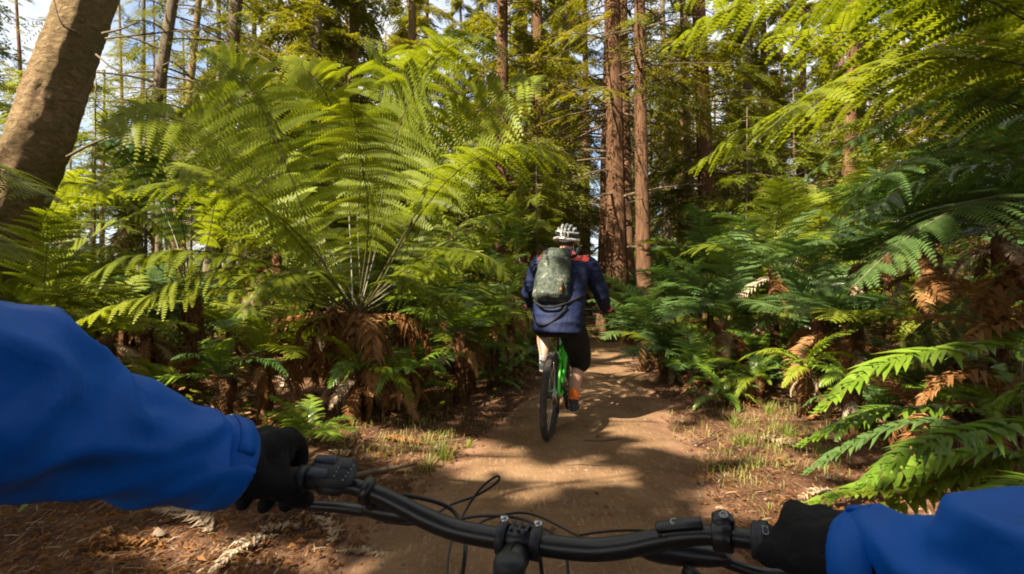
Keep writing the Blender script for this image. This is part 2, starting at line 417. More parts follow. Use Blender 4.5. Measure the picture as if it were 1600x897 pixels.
def sword(path, W, pairs=26, up=Vector((0, 0, 1)), start=.12, sag=.5, seed=0, curl=0, rach=.004, wid=.5, sweep=18):
    rr = random.Random(seed); mb = MB(); pts = smoothpath(path, pairs * 2); n = len(pts)
    sub = pts[::3]
    tube(mb, sub, [rach * (1 - .75 * i / (len(sub) - 1)) for i in range(len(sub))], 5, False, 1)
    i0 = int(start * n); L = sum((pts[i + 1] - pts[i]).length for i in range(n - 1)); gap = L * (1 - start) / pairs
    for q in range(pairs):
        t = q / (pairs - 1); i = min(n - 2, i0 + int(t * (n - 1 - i0)))
        T = (pts[i + 1] - pts[max(0, i - 1)]).normalized(); S = T.cross(up)
        if S.length < .1: S = Vector((1, 0, 0))
        S.normalize(); Nn = S.cross(T).normalized(); ln = W * prof_sword(t) * rr.uniform(.85, 1.1)
        for sd in (-1, 1):
            sw = R(sweep + 22 * t + rr.uniform(-8, 8))
            D = S * sd * math.cos(sw) + T * math.sin(sw); D = (D + Nn * rr.uniform(-.05, .25)).normalized()
            A = T * math.cos(sw) - S * sd * math.sin(sw)
            vs = []; k = 5; hw = gap * wid; sg = sag * rr.uniform(.5, 1.4); cu = curl * rr.uniform(-1, 1)
            for j in range(k + 1):
                u = j / k; h = hw * (1 - u ** 2.2) * (.75 + .5 * math.sin(math.pi * min(1, u * 1.3 + .15))) if j < k else .0004
                c = pts[i] + D * ln * u + T * ln * .22 * u * u - Vector((0, 0, 1)) * sg * ln * u * u + Nn * cu * ln * math.sin(u * 5) * .2
                lift = Nn * h * .35
                vs += [c - A * h + lift, c, c + A * h + lift]
            fs = []
            for j in range(k):
                a = j * 3; fs += [(a, a + 1, a + 4, a + 3), (a + 1, a + 2, a + 5, a + 4)]
            mb.add(vs, fs, 0)
    return mb
def arc(L, a0, a1, n=8, side=0.0):
    p = Vector((0, 0, 0)); out = [p.copy()]
    for i in range(n):
        a = R(a0 + (a1 - a0) * ((i + .5) / n) ** 1.2); p = p + Vector((side * ((i + .5) / n) ** 1.5, math.cos(a), math.sin(a))) * L / n; out.append(p.copy())
    return out
# shared frond meshes, 1.0 m long, pointing along +Y
TREEF = {}; SWORDF = {}
for kind, mm in (('fern', M['fern']), ('fern_yellow', M['fern_yellow']), ('fern_blue', M['fern_blue'])):
    pass
shape_t = [(78, 25), (68, 0), (58, -18), (45, -30), (28, -45)]
shape_s = [(75, -5), (60, -30), (45, -50), (25, -60)]
def tree_frond_mesh(kind, si, v):
    key = (kind, si, v)
    if key not in TREEF:
        a0, a1 = shape_t[si]
        base = (si, v)
        if ('geo',) + base not in TREEF:
            TREEF[('geo',) + base] = bipinnate(arc(1, a0, a1, side=(-.12, .1, .03)[v]), .33, 22, 14, seed=si * 10 + v, rach=.005)
        TREEF[key] = TREEF[('geo',) + base].mesh('frond', [M[kind], M['stem'] if kind != 'fern_dead' else M['stem_brown']], False)
    return TREEF[key]
def sword_frond_mesh(kind, si, v):
    key = (kind, si, v)
    if key not in SWORDF:
        a0, a1 = shape_s[si]
        if ('geo', si, v) not in SWORDF:
            SWORDF[('geo', si, v)] = sword(arc(1, a0, a1, side=(-.15, .1)[v]), .17, 24, seed=si * 7 + v, sag=.35, curl=.2)
        SWORDF[key] = SWORDF[('geo', si, v)].mesh('frond', [M[kind], M['stem'] if kind in ('fern_gloss', 'fern_blue', 'fern', 'fern_yellow') else M['stem_brown']], False)
    return SWORDF[key]
PENDING = []       # (object, px, rank group) labelled together at the end
def fern(x, y, crown, L, nf, style='tree', kinds=('fern',), shapes=None, seed=0, dead=0, name='fern', az=None, zbase=None):
    rr = random.Random(seed * 31 + 5); z = height(x, y) if zbase is None else zbase
    root = empty(name, (x, y, z - .02))
    if crown > .15:
        tb = MB(); lean = (rr.uniform(-.06, .06), rr.uniform(-.06, .06))
        pts = [Vector((lean[0] * t, lean[1] * t, crown * t)) for t in (0, .25, .5, .75, 1, 1.05)]
        tube(tb, pts, [.085, .06, .055, .065, .075, .03], 12, True, 0, .5, 3)
        for k in range(int(90 * crown)):        # cut frond bases sticking out of the fibre
            a = rr.uniform(0, 6.28); h = rr.uniform(.05, 1) * crown; d = Vector((math.cos(a), math.sin(a), rr.uniform(-.5, 1))); s = Vector((lean[0] * h / crown, lean[1] * h / crown, h)) + d * .04
            tube(tb, [s, s + d * rr.uniform(.03, .09) - Vector((0, 0, .01))], [.007, .003], 3, False)
        tb.build('trunk', M['fern_trunk'], root)
    top = Vector((0, 0, crown))
    for k in range(nf):
        a = 2 * math.pi * (k + rr.uniform(-.3, .3)) / nf if az is None else R(az[0] + (az[1] - az[0]) * (k + rr.random()) / nf)
        kd = rr.choice(kinds); s = L * rr.uniform(.85, 1.35)
        if style == 'tree': me = tree_frond_mesh(kd, rr.choice(shapes or (0, 1, 2, 3, 3)), rr.randrange(3))
        else: me = sword_frond_mesh(kd, rr.choice(shapes or (0, 1, 2, 2, 3)), rr.randrange(2))
        link('frond', me, root, top, (R(rr.uniform(-6, 6)), R(rr.uniform(-12, 12)), a), s)
    for k in range(dead):
        a = rr.uniform(0, 6.28)
        me = sword_frond_mesh(rr.choice(('fern_dead', 'fern_dead', 'fern_pale')), 3, rr.randrange(2))
        o = link('dead_frond', me, root, top - Vector((0, 0, rr.uniform(0, .15))), (R(rr.uniform(-62, -28)), R(rr.uniform(-25, 25)), a), min(L * .75, crown * 1.05 + .25) * rr.uniform(.7, 1.1))
        if k == 0: pass
    return root

# ------------------------------------------------------------------ trees
def trunk_mb(path, r0, r1, seg=18, rn=.18, fr=3, flare=1.35, n=26):
    pts = smoothpath(path, n); mb = MB()
    rs = [(r0 + (r1 - r0) * i / n) * (1 + (flare - 1) * math.exp(-i / n * 24)) for i in range(n + 1)]
    tube(mb, pts, rs, seg, True, 0, rn, fr); return mb, pts, rs
def branch_geo(L, seed, droop=.15, twigs=7, leafy_=False):
    rr = random.Random(seed); mb = MB(); p = Vector((0, 0, 0)); d = Vector((0, 1, rr.uniform(-.1, .35))).normalized(); pts = [p.copy()]
    for i in range(6):
        d = (d + Vector((rr.uniform(-.2, .2), 0, rr.uniform(-.18, .12) - droop * .3))).normalized(); p = p + d * L / 6; pts.append(p.copy())
    tube(mb, pts, [.02 * (1 - .85 * i / 6) for i in range(7)], 5, False)
    for k in range(twigs):
        i = rr.randint(1, 5); s = pts[i]; e = Vector((rr.choice((-1, 1)) * rr.uniform(.5, 1), rr.uniform(.2, .8), rr.uniform(-.4, .3))).normalized(); l = L * rr.uniform(.12, .35)
        m = s + e * l * .5 + Vector((0, 0, -.03)); tube(mb, [s, m, s + e * l + Vector((rr.uniform(-.1, .1), 0, -.05 * l))], [.007, .005, .002], 3, False)
    return mb
BR = [branch_geo(1, s).mesh('branch', M['branch']) for s in range(5)]
def spray(mb, s, d, L, rr, nleaf=11, lw=.034, ll=.16, mi=0):
    """flat drooping conifer spray: leaflets both sides of a twig"""
    S = d.cross(Vector((0, 0, 1)));
    if S.length < .05: S = Vector((1, 0, 0))
    S.normalize(); S = (S + Vector((0, 0, rr.uniform(-.5, .5)))).normalized()
    vs = []; fs = []
    for j in range(nleaf):
        u = (j + .3) / nleaf; c = s + d * L * u - Vector((0, 0, 1)) * .18 * L * u * u
        for sd in (-1, 1):
            e = (S * sd + d * rr.uniform(.35, .9) + Vector((0, 0, rr.uniform(-.45, .15)))).normalized(); l = ll * (1 - .55 * u) * rr.uniform(.7, 1.25)
            q = d * lw * .5; o = len(vs); vs += [c, c + e * l * .5 + q, c + e * l, c + e * l * .5 - q]; fs.append((o, o + 1, o + 2, o + 3))
    mb.add(vs, fs, mi)
def crown_mesh(h0, h1, Rm, nb, seed, mats, twn=7, ll=.19, lw=.05, nleaf=10, gap=.12):
    rr = random.Random(seed); mb = MB()
    for b in range(nb):
        f = (b + rr.random()) / nb; z = h0 + (h1 - h0) * f ** 1.55; a = rr.uniform(0, 6.283); Lb = Rm * (1 - f * .72) * rr.uniform(.55, 1.15)
        d = Vector((math.cos(a), math.sin(a), rr.uniform(-.15, .3))).normalized(); p = Vector((0, 0, z)); pts = [p.copy()]
        for i in range(5):
            d = (d + Vector((rr.uniform(-.15, .15), rr.uniform(-.15, .15), -.10))).normalized(); p = p + d * Lb / 5; pts.append(p.copy())
        tube(mb, pts, [.022 * (1 - .8 * i / 5) * (.6 + Lb / 5) for i in range(6)], 4, False, 1)
        if rr.random() < gap: continue
        for k in range(twn):
            u = .22 + .78 * (k + rr.random()) / twn; i = min(4, int(u * 5)); c = pts[i].lerp(pts[i + 1], u * 5 - i) if i < 5 else pts[5]
            dd = (pts[min(5, i + 1)] - pts[i]).normalized(); sd = rr.choice((-1, 1)); side = dd.cross(Vector((0, 0, 1))) * sd
            e = (side * rr.uniform(.3, 1) + dd * rr.uniform(.3, 1) + Vector((0, 0, rr.uniform(-.45, .1)))).normalized()
            spray(mb, c, e, rr.uniform(.35, .75) * (.6 + Lb * .2), rr, nleaf, lw, ll)
    return mb.mesh('crown', mats, False)
CR = [crown_mesh(4.6, 20, 3.1, 105, 100 + s, [M['needles'], M['branch']], 19) for s in range(3)]
CR_LOW = [crown_mesh(2.0, 18, 2.7, 115, 200 + s, [M['needles'], M['branch']], 19) for s in range(3)]
CR_SAP = [crown_mesh(.4, 5.2, 1.7, 50, 300 + s, [M['needles_light'], M['branch']], 15, .13, .034, 10, 0) for s in range(3)]
CR_OPEN = [crown_mesh(3.4, 15, 2.7, 78, 600 + s, [M['needles'], M['branch']], 15) for s in range(3)]
CR_THIN = [crown_mesh(5.2, 20, 2.8, 60, 400 + s, [M['needles'], M['branch']], 10, .18, .034, 10, .2) for s in range(2)]
TRK = {}
for bk in ('redwood', 'grey_bark', 'pine_bark'):
    for v in range(3):
        rr = random.Random(v); p = [(0, 0, -.3), (rr.uniform(-.1, .1), 0, 5), (rr.uniform(-.25, .25), rr.uniform(-.2, .2), 12), (rr.uniform(-.3, .3), 0, 21)]
        TRK[bk, v] = trunk_mb(p, .5, .12, 14, .22, 3, 1.3, 22)[0].mesh('trunk', M[bk])
def tree(x, y, r, bk='redwood', crown=None, nbr=8, seed=0, lean=0, name='redwood_tree', cs=1.0, zs=1.0, crot=None, zmin=2.0, brl=1.3):
    rr = random.Random(seed * 17 + 3); root = empty(name, (x, y, height(x, y)), rr.uniform(0, 6.28) if not lean else 0)
    root.rotation_euler = (rr.uniform(-.02, .02), lean + rr.uniform(-.015, .015), root.rotation_euler.z)
    link('trunk', TRK[bk, rr.randrange(3)], root, (0, 0, 0), None, (r * 2, r * 2, zs))
    if crown is not None: link('crown', crown, root, (0, 0, 0), (0, 0, rr.uniform(0, 6.28)), (cs, cs, zs))
    for k in range(nbr):
        z = rr.uniform(zmin, 8.5); a = rr.uniform(0, 6.28); rt = r * (1 - z / 30)
        link('branch', rr.choice(BR), root, (math.cos(a) * rt * .8, math.sin(a) * rt * .8, z), (R(rr.uniform(-25, 15)), 0, a - math.pi / 2), brl * rr.uniform(.6, 1.3))
    return root

# big leaning pine at the left edge
root = empty('pine_tree', (0, 0, 0))
pp = [P(-95, 640, 5.6), P(-30, 430, 5.2), P(45, 260, 5.0), P(90, 130, 5.0), P(148, -30, 5.1), P(220, -250, 5.6), P(300, -600, 7)]
tmb, tp, tr = trunk_mb(pp, .28, .17, 72, .10, 2.5, 1.15, 150)
tmb.v = [v + (v - min(tp, key=lambda c: (c - v).length_squared)).normalized() * (.016 * abs(N(v.x * 9, v.y * 9, v.z * 5)) + .010 * N(v.x * 28, v.y * 28, v.z * 20)) for v in tmb.v]
root.location = tp[0]; tmb.v = [Vector(v) - tp[0] for v in tmb.v]
tmb.build('trunk', M['pine_bark'], root)
for (a, b, c, d) in ((P(105, 245, 4.8), P(150, 222, 4.7), P(200, 205, 4.6), .016), (P(150, 85, 4.9), P(185, 112, 4.8), P(232, 124, 4.8), .012), (P(160, 52, 4.9), P(190, 45, 4.8), P(225, 30, 4.8), .014), (P(120, 50, 4.6), P(95, 35, 4.5), P(80, -20, 4.5), .012), (P(165, 60, 4.9), P(260, 50, 4.7), P(330, 45, 4.6), .012)):
    bm_ = MB(); tube(bm_, [v - tp[0] for v in smoothpath([a, b, c], 8)], [d * .8 * (1 - .09 * i) for i in range(9)], 7, True, 0, .3, 5)
    bm_.build('branch', M['branch'], root)
cr_ = crown_mesh(7.5, 13, 2.4, 22, 77, [M['needles'], M['branch']], 8)
link('crown', cr_, root, (1.2, .4, 0))
tag(root, 'thick leaning pine trunk with flaky brown bark at the left edge of the photo', 'tree')

# hero trunks: px at top of frame, px low, depth, radius
def place(px, d): return ((px - 800) / F * d, d)
HERO = [
 # px_low, depth, radius, bark, lean(rad), crown, label, light
 (182, 12.5, .17, 'grey_bark', .17, CR_THIN[0], 'slim leaning tree just right of the big leaning pine', 3),
 (322, 13.0, .22, 'grey_bark', .10, CR_THIN[1], 'pale sunlit leaning trunk above the left tree ferns', 4),
 (436, 17.0, .17, 'pine_bark', .05, CR_LOW[0], 'slim brown trunk left of the tallest fern fronds, next to the grey one', 5),
 (477, 13.0, .20, 'grey_bark', .025, CR_LOW[1], 'grey trunk standing behind the tallest left fern frond', 6),
 (541, 14.0, .19, 'pine_bark', .03, CR_LOW[0], 'brown trunk seen through the middle of the big left fern', 6),
 (640, 19.0, .22, 'pine_bark', .01, CR_LOW[1], 'dim trunk behind the dark top fronds of the left tree fern', 6),
 (785, 13.0, .20, 'redwood', .0, CR_OPEN[2], 'reddish trunk in shade left of the rider in front', 5),
 (842, 16.0, .22, 'redwood', -.02, CR_OPEN[2], 'tall reddish trunk directly above the helmet of the rider in front', 8),
 (890, 19.0, .17, 'grey_bark', -.03, CR_OPEN[0], 'thin grey trunk just right of the helmet of the rider in front', 8),
 (917, 22.0, .20, 'redwood', -.02, CR_OPEN[1], 'thin far redwood trunk left of the central redwood pair', 7),
 (941, 14.2, .17, 'redwood', .0, CR_THIN[0], 'sunlit red trunk beside the trail, left one of the central cluster', 7),
 (966, 12.5, .26, 'redwood', -.03, CR_THIN[1], 'thick central redwood with bare twigs where the trail disappears', 16),
 (984, 13.6, .15, 'redwood', -.01, CR_THIN[0], 'narrow dark redwood pressed against the thick central redwood', 8),
 (1010, 12.1, .18, 'redwood', -.03, CR_THIN[0], 'sunlit orange redwood right of the thick central redwood', 8),
 (1046, 19.0, .16, 'grey_bark', -.02, CR_OPEN[1], 'dark slim trunk right of the orange sunlit redwood', 6),
 (1064, 23.0, .18, 'redwood', -.01, CR_THIN[0], 'dim narrow trunk in the gap left of the right redwood', 5),
 (1084, 16.0, .15, 'pine_bark', -.05, CR_THIN[1], 'slanting dark trunk touching the right redwood', 6),
 (1113, 15.0, .28, 'redwood', -.03, CR_OPEN[2], 'stout red brown redwood above the bluish ferns right of the trail', 10),
 (1205, 22.0, .22, 'redwood', -.02, CR_LOW[0], 'half hidden redwood behind the hanging right fern fronds', 6),
 (1320, 17.0, .24, 'redwood', .02, CR_OPEN[1], 'dark redwood deep in the shade of the right bank', 6),
 (1500, 12.0, .26, 'redwood', .03, CR_OPEN[2], 'dark reddish trunk at the far right behind the fern fronds', 6),
 (262, 20.0, .2, 'pine_bark', .1, CR_THIN[0], 'distant slanting pine between the two leaning left trunks', 5),
]
occupied = []
for i, (px, d, r, bk, lean, cr, lab, nb) in enumerate(HERO):
    x, y = place(px, d); occupied.append((x, y, 1.0))
    o = tree(x, y, r, bk, cr, nb, i + 1, lean, 'redwood_tree' if bk == 'redwood' else 'conifer_tree', brl=1.6 if nb > 9 else 1.2)
    tag(o, lab, 'tree', 'tall forest trees round the trail')
    for z in (0,): pass

# background trees
rr = random.Random(11); nb_ = 0; tries = 0
while nb_ < 92 and tries < 4000:
    tries += 1
    px = rr.uniform(-150, 1750); d = 15 + 34 * rr.random() ** .85; x, y = place(px, d)
    if abs(x - tx(y)) < 1.6: continue
    if any((x - a) ** 2 + (y - b) ** 2 < (c + .9) ** 2 for a, b, c in occupied): continue
    if px < 330 and rr.random() < .6: continue
    occupied.append((x, y, .6)); nb_ += 1
    bk = rr.choice(('redwood', 'redwood', 'grey_bark', 'pine_bark'))
    cr = rr.choice(CR_LOW * 2 + CR_OPEN + CR) if px > 330 else rr.choice(CR_THIN)
    o = tree(x, y, rr.uniform(.12, .26), bk, cr, 4 if d < 26 else 0, 500 + nb_, rr.uniform(-.03, .03), 'conifer_tree', rr.uniform(.9, 1.25), rr.uniform(.85, 1.15))
    adj = {'redwood': 'red barked', 'grey_bark': 'grey barked', 'pine_bark': 'brown barked'}[bk]
    PENDING.append((o, px, 'tree', ('near ' if d < 24 else 'middle ' if d < 36 else 'far '), adj))
# young understory conifers
SAP = [(700, 12, 1.0), (640, 14, 1.2), (840, 10.5, .75), (760, 15, 1.3), (900, 19, 1.0), (1165, 13, 1.0), (1240, 15, 1.2), (1040, 22, 1.3), (420, 12, 1.1), (300, 16, 1.2), (150, 11, 1.0), (40, 13, 1.2), (560, 17, 1.4), (1380, 11, 1.2), (1480, 15, 1.5), (1600, 9, 1.2), (230, 9, .8), (980, 26, 1.3), (-60, 8, 1.1), (1120, 24, 1.5), (780, 22, 1.5), (500, 10, .8)]
for i, (px, d, s) in enumerate(SAP):
    x, y = place(px, d); root = empty('young_conifer', (x, y, height(x, y)), i)
    mb = MB(); tube(mb, [(0, 0, -.1), (.03, 0, 2), (0, .04, 5.3)], [.04, .03, .008], 7); mb.build('trunk', M['branch'], root)
    link('crown', CR_SAP[i % 3], root); root.scale = (s,) * 3
    PENDING.append((root, px, 'tree', 'young ', 'feathery green'))

# far wood closing the view: many thin trunks and foliage that read as one mass
rr = random.Random(5); mb = MB()
for k in range(230):
    a = rr.uniform(-1.25, 1.25); d = rr.uniform(52, 85); x, y = math.sin(a) * d, math.cos(a) * d
    if abs(x - tx(y)) < 1.5: continue
    h = rr.uniform(16, 28) if a > -.55 else rr.uniform(9, 20); z = height(x, y)
    tube(mb, [(x, y, z - 1), (x + rr.uniform(-.4, .4), y, z + h)], [rr.uniform(.15, .3), .06], 6, False, 1)
    for q in range(int(h * 7)):
        zz = z + 1 + (h - 1) * rr.random() ** .8; aa = rr.uniform(0, 6.28); l = rr.uniform(.6, 3.0) * (1 - .5 * (zz - z) / h)
        c = Vector((x, y, zz)); dd = Vector((math.cos(aa), math.sin(aa), rr.uniform(-.35, .2)))
        spray(mb, c + dd * l * .3, dd, l * .8, rr, 7, .14, .5)
tag(mb.build('far_forest', [M['needles'], M['redwood']], None, False), 'mass of far trees closing the view behind the trunks', None, None, 'stuff')

# ------------------------------------------------------------------ hero tree ferns with their own fronds
def hero_fern(name, crown, fronds, label, trunk_r=.09, group=None):
    g = height(crown.x, crown.y); root = empty(name, (crown.x, crown.y, g - .03)); b = root.location.copy()
    h = crown.z - b.z; rr = random.Random(int(abs(crown.x) * 100))
    tb = MB(); tube(tb, [Vector((.03 * math.sin(t * 4), 0, h * t)) for t in (0, .2, .4, .6, .8, 1.0)] + [Vector((0, 0, h + .05))], [trunk_r * k for k in (1.5, 1.05, .95, 1, 1.1, 1.2, .5)], 16, True, 0, .5, 3)
    for k in range(int(150 * max(h, .3))):
        a = rr.uniform(0, 6.28); z = rr.uniform(.02, h); d = Vector((math.cos(a), math.sin(a), rr.uniform(-.7, .8))); s = Vector((0, 0, z)) + d * trunk_r * .8
        tube(tb, [s, s + d * rr.uniform(.04, .13)], [.009, .003], 3, False)
    tb.build('trunk', M['fern_trunk'], root)
    for i, fr in enumerate(fronds):
        pts, W, kind = fr[:3]; o = fr[3] if len(fr) > 3 else {}
        loc = [Vector(p) - b for p in pts]
        if o.get('sword'): mbb = sword(loc, W, o.get('pairs', 26), seed=i + 3, sag=o.get('sag', .4), curl=o.get('curl', 0), rach=.006)
        else: mbb = bipinnate(loc, W, o.get('pairs', 28), o.get('pin', 18), seed=i + 3, start=o.get('start', .25), sweep=o.get('sweep', 9), vee=.05, sag=o.get('sag', .38), rach=o.get('rach', .009), up=o.get('up', Vector((0, 0, 1))))
        mbb.build('frond', [M[kind], M['stem' if kind not in ('fern_dead',) else 'stem_brown']], root, False)
    return tag(root, label, 'tree fern', group)
cA = P(560, 492, 5.3)
UPC = Vector((0, -1, .55))       # upright fronds face the open trail
hero = []
def fr(W, kind, *p, **o): hero.append(([Vector(q) if isinstance(q, (tuple, list)) and len(q) == 3 and abs(q[0]) < 20 else q for q in [cA + Vector((rnd.uniform(-.05, .05), rnd.uniform(-.05, .05), 0))] + list(p)], W, kind, o))
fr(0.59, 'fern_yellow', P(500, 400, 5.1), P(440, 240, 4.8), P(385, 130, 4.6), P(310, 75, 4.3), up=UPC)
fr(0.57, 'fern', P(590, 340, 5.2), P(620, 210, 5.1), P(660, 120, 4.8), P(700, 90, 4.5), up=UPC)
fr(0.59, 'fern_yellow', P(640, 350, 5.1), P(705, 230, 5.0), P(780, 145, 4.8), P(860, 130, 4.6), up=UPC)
fr(0.53, 'fern', P(485, 385, 5.0), P(390, 310, 4.6), P(280, 285, 4.2), P(180, 300, 3.9))
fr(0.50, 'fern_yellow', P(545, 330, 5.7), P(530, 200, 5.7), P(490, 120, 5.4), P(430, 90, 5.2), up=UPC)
fr(0.50, 'fern', P(670, 400, 5.6), P(745, 340, 5.9), P(830, 345, 6.1))
fr(.30, 'fern_gloss', P(630, 462, 5.1), P(690, 458, 4.9), P(758, 476, 4.7), sag=.15)
fr(0.50, 'fern', P(465, 430, 4.8), P(340, 395, 4.4), P(210, 400, 4.1), P(120, 440, 3.9))
fr(.36, 'fern_yellow', P(460, 465, 4.7), P(330, 450, 4.3), P(200, 470, 4.0), P(98, 512, 3.8))
fr(.55, 'fern', P(610, 300, 5.5), P(640, 140, 5.2), P(720, 60, 4.8), P(810, 80, 4.5))
fr(0.57, 'fern', P(660, 330, 4.9), P(740, 250, 4.6), P(830, 230, 4.4), P(890, 260, 4.3))
fr(0.47, 'fern', P(520, 400, 6.2), P(460, 290, 6.6), P(400, 220, 6.8), up=UPC)
fr(0.47, 'fern', P(640, 400, 6.2), P(690, 280, 6.6), P(760, 210, 6.8), up=UPC)
fr(0.45, 'fern', P(575, 350, 4.9), P(560, 220, 4.5), P(545, 150, 4.2), up=UPC)
fr(.34, 'fern', P(640, 440, 5.5), P(730, 410, 5.6), P(800, 430, 5.7))
fr(0.50, 'fern', P(440, 350, 5.6), P(320, 220, 5.6), P(200, 180, 5.4))
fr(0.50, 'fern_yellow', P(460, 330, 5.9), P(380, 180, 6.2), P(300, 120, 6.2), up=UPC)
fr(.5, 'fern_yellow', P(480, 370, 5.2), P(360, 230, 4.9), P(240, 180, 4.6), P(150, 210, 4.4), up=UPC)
fr(.5, 'fern', P(500, 420, 5.0), P(420, 330, 4.6), P(330, 270, 4.2), P(250, 260, 4.0), up=Vector((0, -.5, .9)))
fr(.45, 'fern', P(480, 450, 4.9), P(380, 420, 4.5), P(270, 440, 4.2), P(190, 500, 4.0))
fr(.45, 'fern', P(620, 430, 5.0), P(690, 390, 4.8), P(760, 400, 4.6), P(800, 440, 4.5))
fr(.45, 'fern_yellow', P(560, 300, 5.5), P(590, 180, 5.5), P(600, 100, 5.3), P(560, 60, 5.0), up=UPC)
fr(.42, 'fern', P(520, 440, 4.9), P(480, 420, 4.5), P(420, 440, 4.2), P(370, 500, 4.0))
fr(.42, 'fern', P(600, 440, 4.8), P(640, 435, 4.7), P(675, 470, 4.6), P(690, 520, 4.6))
for q_, (ax, ay, ad) in enumerate(((470, 640, 4.9), (520, 650, 5.0), (555, 655, 5.0), (600, 650, 5.05), (640, 640, 5.2), (430, 620, 5.2), (580, 620, 4.8), (495, 600, 4.8), (660, 600, 5.2))):
    mx_ = ((ax + 560) / 2 + (ax - 560) * .35, 500, ad)
    hero.append(([cA, P(*mx_), P(ax + (ax - 560) * .1, 570, ad), P(ax, ay, ad)], .15, 'fern_dead', {'sword': 1, 'curl': 1.5, 'sag': .8}))
hero.append(([cA, P(520, 545, 5.0), P(470, 560, 4.8), P(430, 575, 4.7)], .2, 'fern_dead', {'sword': 1, 'curl': 1}))
hero_fern('tree_fern', cA, hero, 'tallest tree fern with long upright yellow green fronds left of the trail', .10)
# second tree fern at the left
cB = P(300, 470, 6.4); hB = []
for (W, kind, *p) in ((.42, 'fern', P(250, 360, 6.2), P(150, 290, 5.9), P(20, 300, 5.6)), (.42, 'fern_yellow', P(330, 350, 6.4), P(340, 240, 6.3), P(300, 150, 6.0)), (.4, 'fern', P(220, 400, 6.0), P(90, 380, 5.5), P(-40, 430, 5.2)),
        (.4, 'fern', P(260, 340, 6.8), P(180, 230, 7.0), P(80, 200, 7.0)), (.4, 'fern', P(370, 380, 6.6), P(430, 300, 6.8), P(500, 280, 6.9)), (.38, 'fern', P(230, 440, 5.8), P(120, 450, 5.3), P(20, 500, 4.9)),
        (.4, 'fern_blue', P(280, 330, 5.9), P(230, 240, 5.4), P(130, 215, 5.0)), (.4, 'fern', P(360, 440, 6.0), P(420, 430, 5.7), P(480, 470, 5.5)), (.36, 'fern_blue', P(200, 480, 5.8), P(100, 510, 5.5), P(30, 560, 5.3))):
    hB.append(([cB] + list(p), W, kind))
hero_fern('tree_fern', cB, hB, 'spreading tree fern behind the blue left sleeve and right of the leaning pine', .1)
# frond tips reaching in beside the big leaning pine
cE = P(-330, 330, 3.0)
hero_fern('tree_fern', cE, [([cE, P(-200, 230, 2.8), P(-60, 240, 2.5), P(100, 320, 2.3)], .34, 'fern'), ([cE, P(-200, 330, 2.9), P(-60, 340, 2.7), P(60, 420, 2.6)], .3, 'fern'), ([cE, P(-250, 200, 3.3), P(-120, 90, 3.4), P(-20, 60, 3.4)], .34, 'fern')],
          'tree fern beyond the left edge whose frond tips cross the leaning pine trunk', .08)
# right tree fern overhanging from outside the frame
cC = P(1790, 230, 3.4); hC = []
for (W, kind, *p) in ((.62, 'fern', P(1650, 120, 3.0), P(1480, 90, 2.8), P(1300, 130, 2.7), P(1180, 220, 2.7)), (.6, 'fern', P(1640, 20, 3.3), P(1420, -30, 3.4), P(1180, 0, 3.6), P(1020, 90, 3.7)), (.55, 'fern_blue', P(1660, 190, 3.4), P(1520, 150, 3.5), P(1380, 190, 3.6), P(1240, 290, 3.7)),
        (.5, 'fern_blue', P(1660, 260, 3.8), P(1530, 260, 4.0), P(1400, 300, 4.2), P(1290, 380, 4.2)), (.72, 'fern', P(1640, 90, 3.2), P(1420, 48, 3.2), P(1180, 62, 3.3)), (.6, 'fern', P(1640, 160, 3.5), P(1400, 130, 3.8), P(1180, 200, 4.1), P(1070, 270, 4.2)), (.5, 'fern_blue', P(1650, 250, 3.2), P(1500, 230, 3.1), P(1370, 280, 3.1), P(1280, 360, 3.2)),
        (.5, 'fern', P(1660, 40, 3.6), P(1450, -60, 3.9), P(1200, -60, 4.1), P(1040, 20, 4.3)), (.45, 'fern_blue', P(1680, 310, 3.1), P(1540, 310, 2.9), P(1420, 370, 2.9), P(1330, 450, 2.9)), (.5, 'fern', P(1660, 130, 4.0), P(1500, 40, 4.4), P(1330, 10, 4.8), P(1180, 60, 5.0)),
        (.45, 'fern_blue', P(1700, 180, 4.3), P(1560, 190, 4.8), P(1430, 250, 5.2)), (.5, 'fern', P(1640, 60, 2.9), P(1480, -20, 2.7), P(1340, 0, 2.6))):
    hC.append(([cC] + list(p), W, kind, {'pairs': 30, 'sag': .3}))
hero_fern('tree_fern', cC, hC, 'tree fern overhanging the upper right corner with long hanging fronds', .11)

